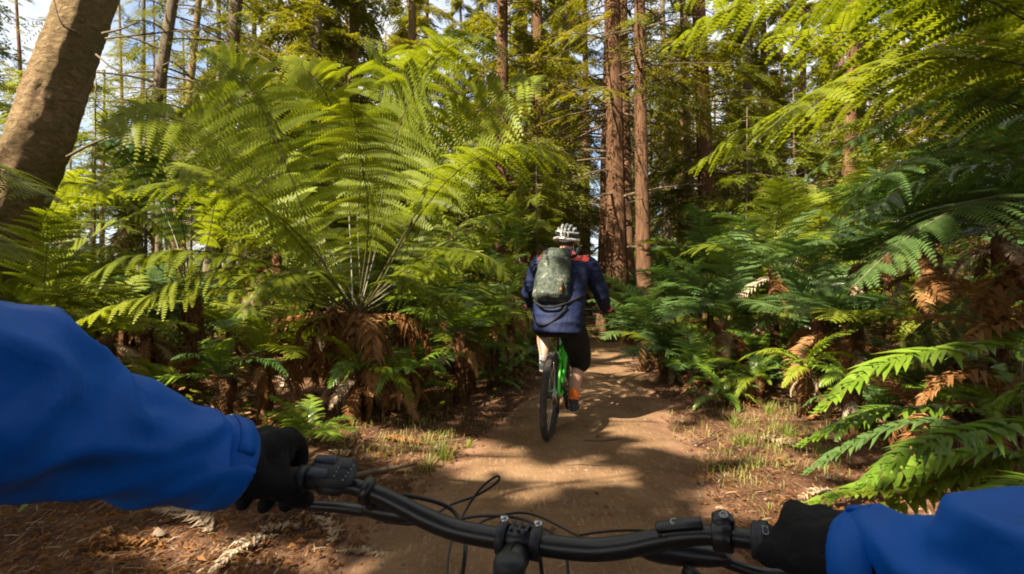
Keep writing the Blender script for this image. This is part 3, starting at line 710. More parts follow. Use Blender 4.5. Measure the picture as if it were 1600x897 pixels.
# generic ferns: (px of crown, py of crown, depth, length, count, style, kinds, dead, label)
FERN = [
 # left bank, low
 (640, 545, 5.0, .55, 9, 'sword', ('fern_gloss',), 6, 'glossy low fern hanging down in front of the tallest tree fern'),
 (560, 535, 4.9, .62, 8, 'sword', ('fern_gloss', 'fern'), 8, 'olive low fern arching over a brown skirt of dead fronds'),
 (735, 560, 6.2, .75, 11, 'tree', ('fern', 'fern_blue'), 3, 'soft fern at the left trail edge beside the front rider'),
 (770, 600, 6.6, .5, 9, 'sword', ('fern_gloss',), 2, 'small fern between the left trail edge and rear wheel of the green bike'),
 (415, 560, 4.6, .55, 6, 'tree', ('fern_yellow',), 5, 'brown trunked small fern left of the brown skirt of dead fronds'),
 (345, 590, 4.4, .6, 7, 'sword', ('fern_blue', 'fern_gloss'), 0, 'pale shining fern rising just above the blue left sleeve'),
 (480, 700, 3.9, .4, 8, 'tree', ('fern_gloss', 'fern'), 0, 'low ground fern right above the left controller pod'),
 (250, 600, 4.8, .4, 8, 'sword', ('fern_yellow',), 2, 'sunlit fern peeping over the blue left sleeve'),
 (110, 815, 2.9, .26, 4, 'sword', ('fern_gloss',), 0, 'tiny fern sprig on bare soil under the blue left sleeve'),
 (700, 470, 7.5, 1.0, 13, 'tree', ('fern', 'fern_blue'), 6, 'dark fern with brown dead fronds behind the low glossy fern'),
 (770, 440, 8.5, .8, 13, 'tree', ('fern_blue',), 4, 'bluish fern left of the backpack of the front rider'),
 (820, 400, 11, 1.1, 12, 'tree', ('fern_blue', 'fern'), 2, 'fern behind the left shoulder of the front rider'),
 (620, 430, 8.5, 1.2, 12, 'tree', ('fern', 'fern_yellow'), 4, 'fern in shade directly behind the tallest tree fern'),
 (170, 530, 5.0, .75, 9, 'tree', ('fern_yellow', 'fern'), 8, 'yellow green fern behind the blue left sleeve'),
 (60, 500, 4.4, .9, 10, 'tree', ('fern_yellow', 'fern'), 6, 'fern at the foot of the big leaning pine'),
 (430, 400, 8.0, 1.2, 12, 'tree', ('fern',), 5, 'fern filling the gap between the two left tree ferns'),
 (60, 380, 7.5, 1.3, 12, 'tree', ('fern', 'fern_yellow'), 3, 'tall fern behind the big leaning pine'),
 (200, 340, 9.5, 1.4, 13, 'tree', ('fern', 'fern_yellow'), 3, 'large back fern under the slim leaning tree'),
 (480, 330, 10.5, 1.4, 12, 'tree', ('fern_yellow', 'fern'), 3, 'back fern below the grey trunk'),
 (720, 350, 11.5, 1.3, 12, 'tree', ('fern',), 3, 'far fern in the dark under the young conifers left of the rider'),
 (770, 505, 6.6, .75, 12, 'tree', ('fern', 'fern_blue'), 4, 'spreading fern whose fronds end beside the left hip of the front rider'),
 (720, 520, 5.7, .6, 11, 'tree', ('fern', 'fern_gloss'), 6, 'arching fern between the glossy low fern and the left trail edge'),
 (800, 470, 8.0, .8, 12, 'tree', ('fern',), 3, 'dim fern behind the left elbow of the front rider'),
 (1003, 532, 7.9, .72, 13, 'tree', ('fern_blue',), 2, 'bluish fern leaning over the right trail edge past the rider in front'),
 (1040, 560, 7.1, .68, 12, 'tree', ('fern_blue', 'fern'), 3, 'fern hanging over the right trail edge level with the front rider'),
 (1082, 585, 6.4, .6, 12, 'tree', ('fern_blue', 'fern_gloss'), 4, 'low spreading fern on the right trail edge nearer than the rider in front'),
 (1125, 620, 5.6, .42, 10, 'sword', ('fern_gloss', 'fern_blue'), 4, 'glossy little fern beside the grass on the right trail edge'),
 (985, 505, 10.0, .7, 12, 'tree', ('fern_blue', 'fern'), 2, 'small fern at the right trail edge beyond the right hand of the front rider'),
 (965, 490, 12.5, .8, 12, 'tree', ('fern_blue',), 2, 'far little fern on the right trail edge at the foot of the central redwoods'),
 # right bank
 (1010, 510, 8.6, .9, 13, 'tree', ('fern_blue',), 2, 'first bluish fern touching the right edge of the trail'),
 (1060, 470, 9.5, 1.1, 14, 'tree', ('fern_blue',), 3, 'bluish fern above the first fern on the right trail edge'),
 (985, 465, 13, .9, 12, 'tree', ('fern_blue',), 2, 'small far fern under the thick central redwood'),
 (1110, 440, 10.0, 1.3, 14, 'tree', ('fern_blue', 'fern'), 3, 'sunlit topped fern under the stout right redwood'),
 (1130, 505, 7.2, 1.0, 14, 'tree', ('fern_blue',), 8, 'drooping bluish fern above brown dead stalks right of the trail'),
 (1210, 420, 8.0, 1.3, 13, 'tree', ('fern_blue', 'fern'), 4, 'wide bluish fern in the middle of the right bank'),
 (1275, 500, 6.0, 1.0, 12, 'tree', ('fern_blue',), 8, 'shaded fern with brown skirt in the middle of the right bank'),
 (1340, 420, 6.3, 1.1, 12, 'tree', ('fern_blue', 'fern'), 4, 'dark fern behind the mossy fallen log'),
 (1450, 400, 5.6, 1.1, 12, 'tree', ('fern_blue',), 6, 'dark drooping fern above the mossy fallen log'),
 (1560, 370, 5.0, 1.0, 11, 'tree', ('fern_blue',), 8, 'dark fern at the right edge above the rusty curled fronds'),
 (1180, 590, 5.6, .45, 10, 'sword', ('fern_gloss', 'fern'), 5, 'small low fern under the brown dead stalks right of the trail'),
 (1260, 560, 5.0, .5, 10, 'sword', ('fern_gloss', 'fern_yellow'), 3, 'sunlit low fern left of the bright foreground frond'),
 (1330, 600, 4.2, .45, 9, 'sword', ('fern_gloss',), 4, 'low green fern behind the bright foreground frond'),
 (1050, 560, 7.0, .45, 9, 'sword', ('fern_gloss', 'fern_blue'), 2, 'low leafy fern at the right trail edge beside the long shadow'),
 (1105, 595, 6.0, .35, 8, 'sword', ('fern_dead', 'fern_gloss'), 3, 'half withered little fern at the right trail edge'),
 (1430, 640, 3.5, .5, 8, 'sword', ('fern_dead', 'fern_dead', 'fern_gloss'), 4, 'rusty withered fern under the bright foreground frond'),
 (1560, 640, 3.2, .45, 8, 'sword', ('fern_gloss',), 3, 'dark green fern at the right edge between the two bright fronds'),
 (1390, 350, 9.5, 1.4, 13, 'tree', ('fern',), 3, 'high back fern behind the hanging right fronds'),
 (1550, 300, 8.0, 1.4, 12, 'tree', ('fern_blue', 'fern'), 3, 'back fern at the right edge under the far right trunk'),
 (1250, 370, 12, 1.3, 13, 'tree', ('fern',), 3, 'far fern right of the stout right redwood'),
 (1150, 395, 14, 1.3, 12, 'tree', ('fern', 'fern_yellow'), 2, 'far sunlit fern at the foot of the stout right redwood'),
 (1040, 430, 15, 1.0, 12, 'tree', ('fern_blue', 'fern'), 2, 'far fern at the foot of the orange sunlit redwood'),
 (905, 445, 17, .9, 11, 'tree', ('fern_blue',), 2, 'far fern left of the trail beyond the front rider'),
 (1330, 520, 5.4, .8, 10, 'tree', ('fern_blue', 'fern'), 8, 'fern with brown skirt left of the mossy fallen log'),
 (1640, 560, 3.8, .8, 10, 'tree', ('fern', 'fern_dead'), 6, 'brown and green fern beyond the right edge over the mossy log'),
]
for i, (px, py, d, L, nf, st, kd, dead, lab) in enumerate(FERN):
    c = P(px, py, d); g = height(c.x, c.y); cr = max(.05, c.z - g)
    if st == 'sword': cr = min(cr, .45)
    o = fern(c.x, c.y, cr, L, nf, st, kd, seed=i + 1, dead=dead)
    tag(o, lab, 'fern', 'ferns on both sides of the trail')
# filler ferns further off
rr = random.Random(21); n = 0; pf = [(P(a[0], a[1], a[2]).x, a[2]) for a in FERN]
while n < 105:
    px = rr.uniform(-100, 1700); d = 6.3 + 18 * rr.random() ** 1.7; x, y = place(px, d)
    if abs(x - tx(y)) < 1.45 + .05 * d: continue
    if any((x - a) ** 2 + (y - b) ** 2 < .45 for a, b in pf): continue
    pf.append((x, y)); n += 1; kd = rr.choice((('fern',), ('fern_blue',), ('fern', 'fern_yellow'), ('fern_blue', 'fern')))
    o = fern(x, y, rr.uniform(.15, .95), rr.uniform(.85, 1.2), rr.randint(9, 12), 'tree', kd, seed=200 + n, dead=8)
    PENDING.append((o, px, 'fern', 'far ' if d > 16 else 'mid distance ', {'fern': 'green', 'fern_blue': 'bluish'}[kd[0]]))

n = 0; tries = 0
while n < 62 and tries < 5000:
    tries += 1
    y = 4.2 + 8 * rr.random() ** 1.3; sd = rr.choice((-1, 1)); x = tx(y) + sd * (tw(y) + (.35 if y > 6 else .75) + rr.random() ** 1.3 * 2.6)
    px = 800 + x / y * F; py = 448.5 + CAMZ / y * F
    if sd < 0 and (py > 672 or (300 < px < 620 and py > 600)): continue
    if sd > 0 and py > 640 and px < 1300: continue
    if 1080 < px < 1330 and 620 < py < 760 and rr.random() < .8: continue
    if any((x - a) ** 2 + (y - b) ** 2 < .16 for a, b in pf): continue
    pf.append((x, y)); n += 1
    o = fern(x, y, rr.uniform(.04, .22), rr.uniform(.42, .68), rr.randint(8, 11), 'sword' if rr.random() < .6 else 'tree', rr.choice((('fern_gloss',), ('fern_gloss', 'fern_blue'), ('fern_blue',), ('fern',), ('fern_gloss', 'fern_dead'))), shapes=(1, 2, 2, 3), seed=400 + n, dead=3)
    PENDING.append((o, px, 'fern', 'low ', 'bushy'))

# foreground right ferns with explicit fronds
def low_fern(name, base, fronds, label, kind='fern_gloss', mix=None):
    g = height(base[0], base[1]); root = empty(name, (base[0], base[1], g)); b = root.location.copy()
    for i, f in enumerate(fronds):
        W, pts = f[0], f[1]; k = f[2] if len(f) > 2 else kind; pr = f[3] if len(f) > 3 else 26
        sword([Vector((0, 0, .02))] + [Vector(p) - b for p in pts], W, pr, seed=i + 40, sag=.28, curl=.15 if k != 'fern_dead' else 1.2, rach=.005, start=.3, wid=.55).build('frond', [M[k], M['stem']], root, False)
    return tag(root, label, 'fern')
low_fern('sword_fern', (2.75, 2.95), [(.17, [P(1590, 560, 2.9), P(1480, 548, 2.8), P(1370, 572, 2.75), P(1268, 650, 2.7)]), (.15, [P(1600, 540, 3.2), P(1640, 520, 3.2), P(1700, 560, 3.2)]), (.15, [P(1560, 575, 3.2), P(1430, 560, 3.4), P(1330, 600, 3.5)])],
         'bright green sword fern with one long frond arching towards the trail')
low_fern('sword_fern', (2.3, 2.2), [(.14, [P(1640, 680, 2.2), P(1540, 672, 2.15), P(1430, 700, 2.1), P(1330, 770, 2.1)], 'fern_gloss'), (.13, [P(1600, 720, 2.3), P(1480, 715, 2.4), P(1350, 760, 2.4), P(1225, 800, 2.4)]), (.12, [P(1540, 690, 2.6), P(1440, 660, 2.7), P(1340, 690, 2.8), P(1250, 745, 2.8)], 'fern_blue'),
         (.12, [P(1680, 640, 2.4), P(1620, 600, 2.6), P(1540, 640, 2.7)]), (.13, [P(1640, 720, 2.3), P(1540, 730, 2.35), P(1430, 760, 2.35), P(1300, 775, 2.3)], 'fern'), (.12, [P(1560, 660, 2.8), P(1430, 640, 2.9), P(1330, 660, 2.9), P(1240, 700, 2.9)]), (.13, [P(1640, 760, 2.0), P(1560, 770, 1.95), P(1470, 820, 1.9)]), (.11, [P(1560, 750, 2.4), P(1400, 790, 2.3), P(1290, 830, 2.25)], 'fern')],
         'large sword fern with spreading fronds just above the blue right sleeve')
low_fern('withered_fern', (2.95, 3.6), [(.13, [P(1620, 520, 3.5), P(1580, 440, 3.4), P(1540, 470, 3.3), P(1560, 520, 3.3)], 'fern_dead'), (.12, [P(1640, 560, 3.4), P(1590, 510, 3.3), P(1530, 520, 3.2), P(1500, 560, 3.2)], 'fern_dead'), (.12, [P(1650, 500, 3.5), P(1620, 430, 3.4), P(1590, 420, 3.3), P(1575, 445, 3.3)], 'fern_dead'), (.12, [P(1560, 600, 3.3), P(1480, 590, 3.2), P(1430, 640, 3.2)], 'fern_dead')],
         'rusty brown withered fern with curled fronds at the right edge', 'fern_dead')

# dry fallen fronds
DRY = [(440, 630, .75, 20, 'fern_pale'), (400, 645, .6, 150, 'fern_pale'), (480, 655, .6, 80, 'fern_dead'), (360, 640, .5, 40, 'fern_pale'), (530, 690, .5, 200, 'fern_dead'), (560, 725, .45, 140, 'fern_pale'), (330, 860, .5, 60, 'fern_pale'), (430, 850, .45, 160, 'fern_pale'), (520, 860, .4, 30, 'fern_pale'), (260, 880, .45, 100, 'fern_dead'), (610, 880, .35, 70, 'fern_pale'), (470, 835, .4, 120, 'fern_pale'), (1190, 690, .5, 200, 'fern_pale'), (1260, 670, .5, 300, 'fern_dead'), (1150, 560, .6, 60, 'fern_pale'), (1230, 505, .6, 100, 'fern_pale'), (700, 650, .4, 10, 'fern_dead'), (600, 700, .4, 250, 'fern_dead'), (1130, 640, .5, 240, 'fern_dead'), (180, 850, .4, 200, 'fern_dead'), (1310, 780, .35, 100, 'fern_pale')]
FLATF = {k: sword([(0, 0, 0), (.05, .3, .06), (0, .65, .05), (-.08, 1, .0)], .16, 20, seed=5, sag=.1, curl=1.5, start=.05).mesh('frond', [M[k], M['stem_brown']], False) for k in ('fern_pale', 'fern_dead')}
GR = lambda px, py: (1.26 - .02) * F / (py - 448.5)
for px, py, L, a, k in DRY:
    d = GR(px, py); x = (px - 800) / F * d; o = link('fallen_frond', FLATF[k], None, (x, d, gz(x, d) + .015), (R(rnd.uniform(-6, 6)), R(rnd.uniform(-15, 15)), R(a)), L * .9)
    PENDING.append((o, px, 'frond', '', 'pale dry' if k == 'fern_pale' else 'brown dry', py))

# grass tufts
def tuft(px, py, h, n, seed):
    rr = random.Random(seed); d = GR(px, py); x = (px - 800) / F * d; mb = MB()
    for k in range(n):
        a = rr.uniform(0, 6.28); r = rr.uniform(0, h * .5); s = Vector((math.cos(a) * r, math.sin(a) * r, -.01)); l = h * rr.uniform(.5, 1.2); out = Vector((math.cos(a + rr.uniform(-.8, .8)), math.sin(a + rr.uniform(-.8, .8)), 0)); b = rr.uniform(.1, .7)
        p = [s + Vector((0, 0, 1)) * l * t * (1 - b * t * .4) + out * l * b * t * t for t in (0, .35, .7, 1)]
        q = out.cross(Vector((0, 0, 1))) * .0035
        mb.add([p[0] - q, p[0] + q, p[1] + q, p[1] - q, p[2] + q * .7, p[2] - q * .7, p[3]], [(0, 1, 2, 3), (3, 2, 4, 5), (5, 4, 6)])
    o = mb.build('grass_tuft', M['grass'], None, False); o.location = (x, d, gz(x, d)); PENDING.append((o, px, 'grass', '', 'green', py))
for i, (px, py, h, n) in enumerate(((690, 722, .17, 60), (665, 735, .12, 40), (1160, 700, .16, 50), (1150, 672, .13, 40), (1200, 655, .14, 60), (1230, 690, .12, 50), (1140, 635, .14, 40), (1045, 590, .16, 40), (1180, 730, .1, 40), (1250, 650, .12, 50), (1020, 560, .16, 50), (730, 700, .08, 20), (1080, 620, .12, 30), (650, 660, .1, 25), (1290, 720, .1, 40))):
    tuft(px, py, h, n, i)

# litter: needles, twigs, curled dead leaves
rr = random.Random(3); mb = MB()
for k in range(17000):
    y = 2.1 + 9 * rr.random() ** 1.6; x = rr.uniform(-1, 1) * y * 1.0 + .1; e = abs(x - tx(y)) - tw(y)
    if e < -.25 and rr.random() < .86: continue
    if e < 0 and rr.random() < .4: continue
    a = rr.uniform(0, 3.14); l = rr.uniform(.012, .045); z = gz(x, y) + .012 + rr.random() * .012; d = Vector((math.cos(a), math.sin(a), rr.uniform(-.2, .25))) * l; q = Vector((-math.sin(a), math.cos(a), .3)) * rr.uniform(.0012, .003)
    c = Vector((x, y, z)); mi = rr.choice((0, 1, 1, 1, 1, 1))
    if rr.random() < .4:                # curled leaf scrap
        q = q.normalized() * rr.uniform(.006, .014); l2 = d.normalized() * rr.uniform(.012, .026); mi = 1
        mb.add([c - l2, c - q + Vector((0, 0, .012)), c + l2, c + q + Vector((0, 0, .014)), c], [(0, 1, 4), (1, 2, 4), (2, 3, 4), (3, 0, 4)], mi)
    else: mb.add([c - d - q, c - d + q, c + q + Vector((0, 0, .004)), c + d + q, c + d - q, c - q + Vector((0, 0, .004))], [(0, 1, 2, 5), (5, 2, 3, 4)], mi)
tag(mb.build('leaf_litter', [M['fern_pale'], M['fern_dead']], None, False), 'scatter of dry needles and leaf scraps on the forest floor', None, None, 'stuff')
mb = MB(); rr = random.Random(41)
for k in range(900):
    y = 2.0 + 8 * rr.random() ** 1.5; x = tx(y) + rr.gauss(0, .6) * 1.2; r = rr.uniform(.004, .016) * (1 + (rr.random() < .05) * 1.2); z = max(gz(x, y), height(x, y) + .022) ; c = Vector((x, y, z + r * .1)); a = rr.uniform(0, 6)
    ring_ = [c + Vector((math.cos(a + q * 1.257) * r * rr.uniform(.8, 1.3), math.sin(a + q * 1.257) * r * rr.uniform(.7, 1.1), -r * .4)) for q in range(5)]
    mb.add(ring_ + [c + Vector((rr.uniform(-.3, .3) * r, rr.uniform(-.3, .3) * r, r * .65))], [(q, (q + 1) % 5, 5) for q in range(5)])
M['stone'] = simple('brown_pebble', (.16, .11, .075), .85, vs=3, var=.5)
tag(mb.build('pebbles', M['stone'], None, True), 'small pebbles and soil crumbs scattered along the trail', None, None, 'stuff')
# low undergrowth between the ferns
mb = MB(); rr = random.Random(9)
for k in range(5200):
    y = rr.uniform(3.5, 16); x = rr.uniform(-1.05, 1.05) * y + .3; e = abs(x - tx(y)) - tw(y)
    if e < .35 or N(x * .8, y * .8, 3) < -.05: continue
    if y < 6 and -1.6 < x < 2.6 and rr.random() < .8: continue
    h = rr.uniform(.04, .3); c = Vector((x, y, height(x, y))); t_ = c + Vector((rr.uniform(-.08, .08), rr.uniform(-.08, .08), h))
    for q in range(6):
        a = rr.uniform(0, 6.28); p = c.lerp(t_, rr.uniform(.3, 1)); d = Vector((math.cos(a), math.sin(a), rr.uniform(-.3, .4))) * rr.uniform(.03, .09); s = Vector((-math.sin(a), math.cos(a), .2)) * d.length * .3
        mb.add([p, p + d * .5 + s, p + d, p + d * .5 - s], [(0, 1, 2, 3)], 0 if rr.random() < .7 else 1)
tag(mb.build('undergrowth', [M['fern'], M['fern_dead']], None, False), 'low leafy undergrowth filling the ground between the ferns', None, None, 'stuff')

mb = MB(); rr = random.Random(77)
for k in range(2600):
    px_, py_ = (rr.gauss(1190, 70), rr.gauss(690, 42)) if k % 3 else (rr.gauss(640, 60), rr.gauss(700, 25))
    if py_ < 560 or py_ > 850: continue
    y = GR(px_, py_); x = (px_ - 800) / F * y
    if abs(x - tx(y)) < tw(y) + .05 or N(x * 3, y * 3, 70) < -.05: continue
    c = Vector((x, y, gz(x, y) - .005)); a = rr.uniform(0, 6.28); h = rr.uniform(.03, .10); o_ = Vector((math.cos(a), math.sin(a), 0)) * h * rr.uniform(.2, .9); q = Vector((-math.sin(a), math.cos(a), 0)) * .0022
    m_ = c + Vector((0, 0, h * .7)) + o_ * .35; mb.add([c - q, c + q, m_ + q, m_ - q, c + Vector((0, 0, h)) * .9 + o_], [(0, 1, 2, 3), (3, 2, 4)])
tag(mb.build('grass', M['grass'], None, False), 'thin grass and seedlings growing along the trail verges', None, None, 'stuff')
# fallen twigs on the ground
for i, (px, py, l, a, r) in enumerate(((960, 690, .5, 12, .006), (930, 730, .4, -8, .004), (1010, 770, .5, -25, .004), (600, 748, .45, 35, .018), (1110, 690, .6, 40, .006), (560, 700, .5, 120, .008), (1270, 610, .7, 160, .01), (700, 700, .35, 25, .006), (950, 462, 1.5, 10, .05), (1200, 510, .8, 175, .014), (820, 655, .4, 5, .02))):
    d = GR(px, py); x = (px - 800) / F * d; mb = MB(); rr = random.Random(i)
    if d > 20: d = 20
    x = (px - 800) / F * d
    pts = [Vector((l * (t - .5), rr.uniform(-.03, .03), rr.uniform(0, .012))) for t in (0, .25, .5, .75, 1)]
    tube(mb, pts, [r, r, r * .9, r * .7, r * .4], 6)
    tube(mb, [pts[2], pts[2] + Vector((.12 * l, .1 * l, .02))], [r * .5, r * .2], 4)
    o = mb.build('fallen_stick', M['branch']); o.location = (x, d, gz(x, d) + .025); o.rotation_euler = (0, 0, R(a)); PENDING.append((o, px, 'stick', '', 'thin' if r < .01 else 'thick', py))
# mossy fallen log
a, b = P(1420, 575, 4.6), P(1590, 425, 5.0); mb = MB(); root = empty('fallen_log', a)
tube(mb, [Vector((0, 0, 0)), (b - a) * .33 + Vector((0, 0, .03)), (b - a) * .66, (b - a) * 1.15], [.17, .16, .15, .12], 18, True, 0, .35, 3)
mb.build('log', M['moss'], root)
mb = MB(); rr = random.Random(4)
for k in range(900):
    t = rr.random(); an = rr.uniform(-1.6, 1.6); c = (b - a) * t + Vector((math.sin(an) * .16, 0, math.cos(an) * .16)); d = Vector((rr.uniform(-1, 1), rr.uniform(-1, 1), rr.uniform(-.8, .6))) * .025
    mb.add([c, c + d, c + d * .6 + Vector((0, 0, .018))], [(0, 1, 2)])
tag(mb.build('moss', M['fern_yellow'], root, False), None, None, None, 'stuff')
tag(root, 'mossy fallen log slanting up in the shade of the right bank', 'log')

# ------------------------------------------------------------------ unseen foliage added behind and above, shaped to cast the dapple
LIT = [(1022, 672, 60, 36), (900, 735, 85, 28), (820, 770, 60, 16), (700, 705, 105, 32), (430, 645, 110, 42), (410, 862, 190, 40), (1185, 690, 75, 55), (1360, 610, 120, 55), (1500, 720, 120, 40), (930, 560, 60, 14), (940, 525, 60, 10), (1130, 790, 50, 60), (560, 700, 70, 35), (960, 500, 50, 6), (1300, 800, 90, 30)]
DARK = [(80, 820, 330, 90), (900, 850, 330, 60), (1085, 735, 75, 75), (1010, 800, 120, 40), (900, 660, 90, 45), (620, 800, 200, 42), (150, 850, 150, 60), (1040, 615, 60, 18)]
tri = SUN_EL; cot = 1 / math.tan(R(SUN_EL)); rr = random.Random(12); mb = MB()
def lit_at(x, y, gro=1.0, off=0.0):
    if y > .6:
        px, py = 800 + x / y * F, 448.5 + (CAMZ - .05) / y * F
        for a, b, c, d in LIT:
            if ((px - a) / (c * gro + off * F / y)) ** 2 + ((py - b) / (d * gro + off * .5 * CAMZ * F / y / y)) ** 2 < 1: return 1
        for a, b, c, d in DARK:
            if ((px - a) / c) ** 2 + ((py - b) / d) ** 2 < 1: return -1
        if py > 900: return -1
    elif y > -1.5 and abs(x) < 2.2: return -1
    return 0
step = .3; gy = -1.5
while gy < 15:
    gx = -7.0
    while gx < 9.5:
        x = gx + rr.uniform(-.15, .15); y = gy + rr.uniform(-.15, .15); gx += step
        l = lit_at(x, y)
        if l > 0: continue
        if l == 0:
            if N(x * .55, y * .55, 20) > (.5 if y < 6.5 else -.24) or rr.random() < .06: continue
        H = 6.5 + .35 * max(0, y) + rr.uniform(-.6, .8)
        c = Vector((x + SUN_XY.x * H * cot, y + SUN_XY.y * H * cot, H)); k = 44 if l < 0 else 20
        sunny = False
        for hx0, hx1, hy0, hy1, hz in ((-3.2, .5, 4.2, 6.2, 1.7), (-3.2, .5, 4.2, 6.4, 2.4), (-5.2, -3.0, 4.6, 5.4, 1.6), (-5.2, -3.0, 4.6, 5.4, 2.5), (-5.0, -3.0, 4.6, 5.4, 3.4), (.9, 3.6, 2.6, 4.2, 2.4), (2.5, 5.5, 7, 12, 1.4), (1.7, 4.2, 11.5, 16, 1.5), (1.7, 4.2, 11.5, 16, 3), (-.15, .75, 4.1, 5.5, .75), (-.2, .45, 4.1, 5.2, 1.05), (1.3, 2.5, 2.4, 3.3, .75), (1.0, 2.3, 1.7, 3.0, .5), (-2.6, -1.2, 4.3, 5.2, .3)):
            X = x + SUN_XY.x * hz * cot; Y = y + SUN_XY.y * hz * cot
            if hx0 < X < hx1 and hy0 < Y < hy1: sunny = True
        if sunny and (rr.random() < .85 or l == 0): continue
        for q in range(k):
            v = Vector((rr.gauss(0, .16), rr.gauss(0, .16), rr.gauss(0, .16))) + c; aa = rr.uniform(0, 6.28)
            if lit_at(v.x - SUN_XY.x * v.z * cot, v.y - SUN_XY.y * v.z * cot, 1.06, .12) > 0: continue
            d = Vector((math.cos(aa), math.sin(aa), rr.uniform(-.4, .4))) * rr.uniform(.12, .22); s = Vector((-math.sin(aa), math.cos(aa), rr.uniform(-.3, .3))) * .06
            mb.add([v, v + d * .5 + s, v + d, v + d * .5 - s], [(0, 1, 2, 3)], 0)
    gy += step
def blocked(v):
    for hx0, hx1, hy0, hy1, hz in ((-3.2, .8, 4.2, 6.4, 1.0), (-3.2, .8, 4.2, 6.4, 2.0), (-3.2, .8, 4.2, 6.4, 2.8), (-5.2, -3.0, 4.6, 5.4, 2), (-5, -3, 4.6, 5.4, 3.4), (1.3, 2.5, 2.4, 3.3, .75), (1.0, 2.3, 1.7, 3.0, .5), (-.1, .6, 4.2, 5.3, .8), (.4, 3.8, 2.4, 4.8, 2.5), (-2.4, -1.0, 4.0, 5.4, .2), (1.7, 4.2, 11.5, 16, 1.2), (1.7, 4.2, 11.5, 16, 2.4), (1.7, 4.2, 11.5, 16, 3.6), (.0, .5, 4.4, 5.2, 1.1)):
        h = v.z - hz; X = v.x - SUN_XY.x * h * cot; Y = v.y - SUN_XY.y * h * cot
        if hx0 < X < hx1 and hy0 < Y < hy1: return hz != 2.5 or N(v.x * .8, v.y * .8, 61) > -.35
    h = v.z - 1.2; X = v.x - SUN_XY.x * h * cot; Y = v.y - SUN_XY.y * h * cot
    if Y > 6.5 and N(X * .45, Y * .45, 33) > -.28: return True
    return lit_at(v.x - SUN_XY.x * v.z * cot, v.y - SUN_XY.y * v.z * cot, 1.06, .12) > 0
for k in range(60000):  # unseen leaf layer added overhead to shut out skylight
    y = rr.uniform(-12, 13); x = rr.uniform(-14, 15); z = rr.uniform(9.3, 13.5)
    if y > 8 and z < y + 1.5: continue
    if N(x * .3, y * .3, 50) < -.42: continue
    v = Vector((x, y, z))
    if blocked(v): continue
    aa = rr.uniform(0, 6.28); d = Vector((math.cos(aa), math.sin(aa), rr.uniform(-.25, .25))) * rr.uniform(.28, .5); s = Vector((-math.sin(aa), math.cos(aa), rr.uniform(-.3, .3))) * .13
    mb.add([v, v + d * .5 + s, v + d, v + d * .5 - s], [(0, 1, 2, 3)], 0)
for k in range(26000):      # unseen wall of leaves added round the camera to cut skylight
    a = rr.uniform(0, 6.283); q = rr.uniform(8.5, 13); x = 1 + math.cos(a) * q; y = 1.5 + math.sin(a) * q; z = rr.uniform(.2, 11)
    if y > 0 and abs(x) < .95 * y + 2.4: continue
    v = Vector((x, y, z))
    if blocked(v): continue
    aa = rr.uniform(0, 6.28); d = Vector((math.cos(aa), math.sin(aa), rr.uniform(-.5, .3))) * rr.uniform(.24, .4); s = Vector((-math.sin(aa), math.cos(aa), rr.uniform(-.8, .8))) * .11
    mb.add([v, v + d * .5 + s, v + d, v + d * .5 - s], [(0, 1, 2, 3)], 0)
# unseen boughs added among the shading leaves
for k in range(46):
    y = rr.uniform(-1, 13); x = rr.uniform(-6, 8); H = 7.5 + .35 * max(0, y); c = Vector((x + SUN_XY.x * H * cot, y + SUN_XY.y * H * cot, H)); a = rr.uniform(-.6, .8)
    p = [c + Vector((math.cos(a) * t, math.sin(a) * t, .15 * math.sin(t * 2 + k))) for t in (-1.5, -.7, 0, .8, 1.6)]
    tube(mb, p, [.035, .03, .022, .014, .005], 5, False, 1)
for x, y in ((-5.2, -4.5), (-7.5, .5), (-2.6, -8.5), (3.2, -5.5), (-9.5, 5.5), (8, -2)):
    tube(mb, [(x, y, -.3), (x + .1, y, 6), (x - .1, y, 14)], [.3, .22, .1], 12, False, 1)
# bare twigs whose fine shadows cross the sunny patches
for k in range(8):
    px, py = rr.choice(((1000, 680), (880, 745), (700, 705), (960, 660), (840, 760), (1180, 700)));  d = GR(px, py); x = (px - 800) / F * d + rr.uniform(-.3, .3); y = d + rr.uniform(-.2, .2)
    H = 4.6; c = Vector((x + SUN_XY.x * H * cot, y + SUN_XY.y * H * cot, H)); a = rr.uniform(-.2, .9)
    tube(mb, [c + Vector((math.cos(a) * t, math.sin(a) * t + .08 * math.sin(t * 3 + k), .05 * t)) for t in (-.9, -.4, 0, .5, .9)], [.018, .014, .011, .008, .003], 5, False, 1)
tag(mb.build('shade_foliage', [M['needles'], M['branch']], None, False), 'unseen boughs and foliage added over and behind the camera rider to shape the shade', None, None, 'stuff')

# ------------------------------------------------------------------ materials of riders and bikes
def cloth(name, c, rough=.75, var=.25, fold=3.0, sheen=.3):
    m, t, b = mat(name); co = coords(t)
    f = noise_fac(t, co, 5, 4, .6)
    t.links.new(ramp(t, f, [(.3, tuple(x * (1 - var) for x in c)), (.7, tuple(x * (1 + var) for x in c))]), b.inputs['Base Color'])
    b.inputs['Roughness'].default_value = rough; b.inputs['Sheen Weight'].default_value = sheen; b.inputs['Specular IOR Level'].default_value = .25
    h = nd(t, 'ShaderNodeMath', operation='MULTIPLY_ADD'); h.inputs[1].default_value = .03
    t.links.new(noise_fac(t, co, 380, 2), h.inputs[0]); t.links.new(noise_fac(t, co, fold * 4, 3, .5, 1.0), h.inputs[2])
    bump(t, b, h.outputs[0], .35, .02); return m
M['blue'] = cloth('royal_blue_jacket_cloth', (.0012, .115, .54), .5, .12, 2.2, 0)
M['navy'] = cloth('navy_jacket_cloth', (.006, .011, .042), .7, .25, 3, 0)
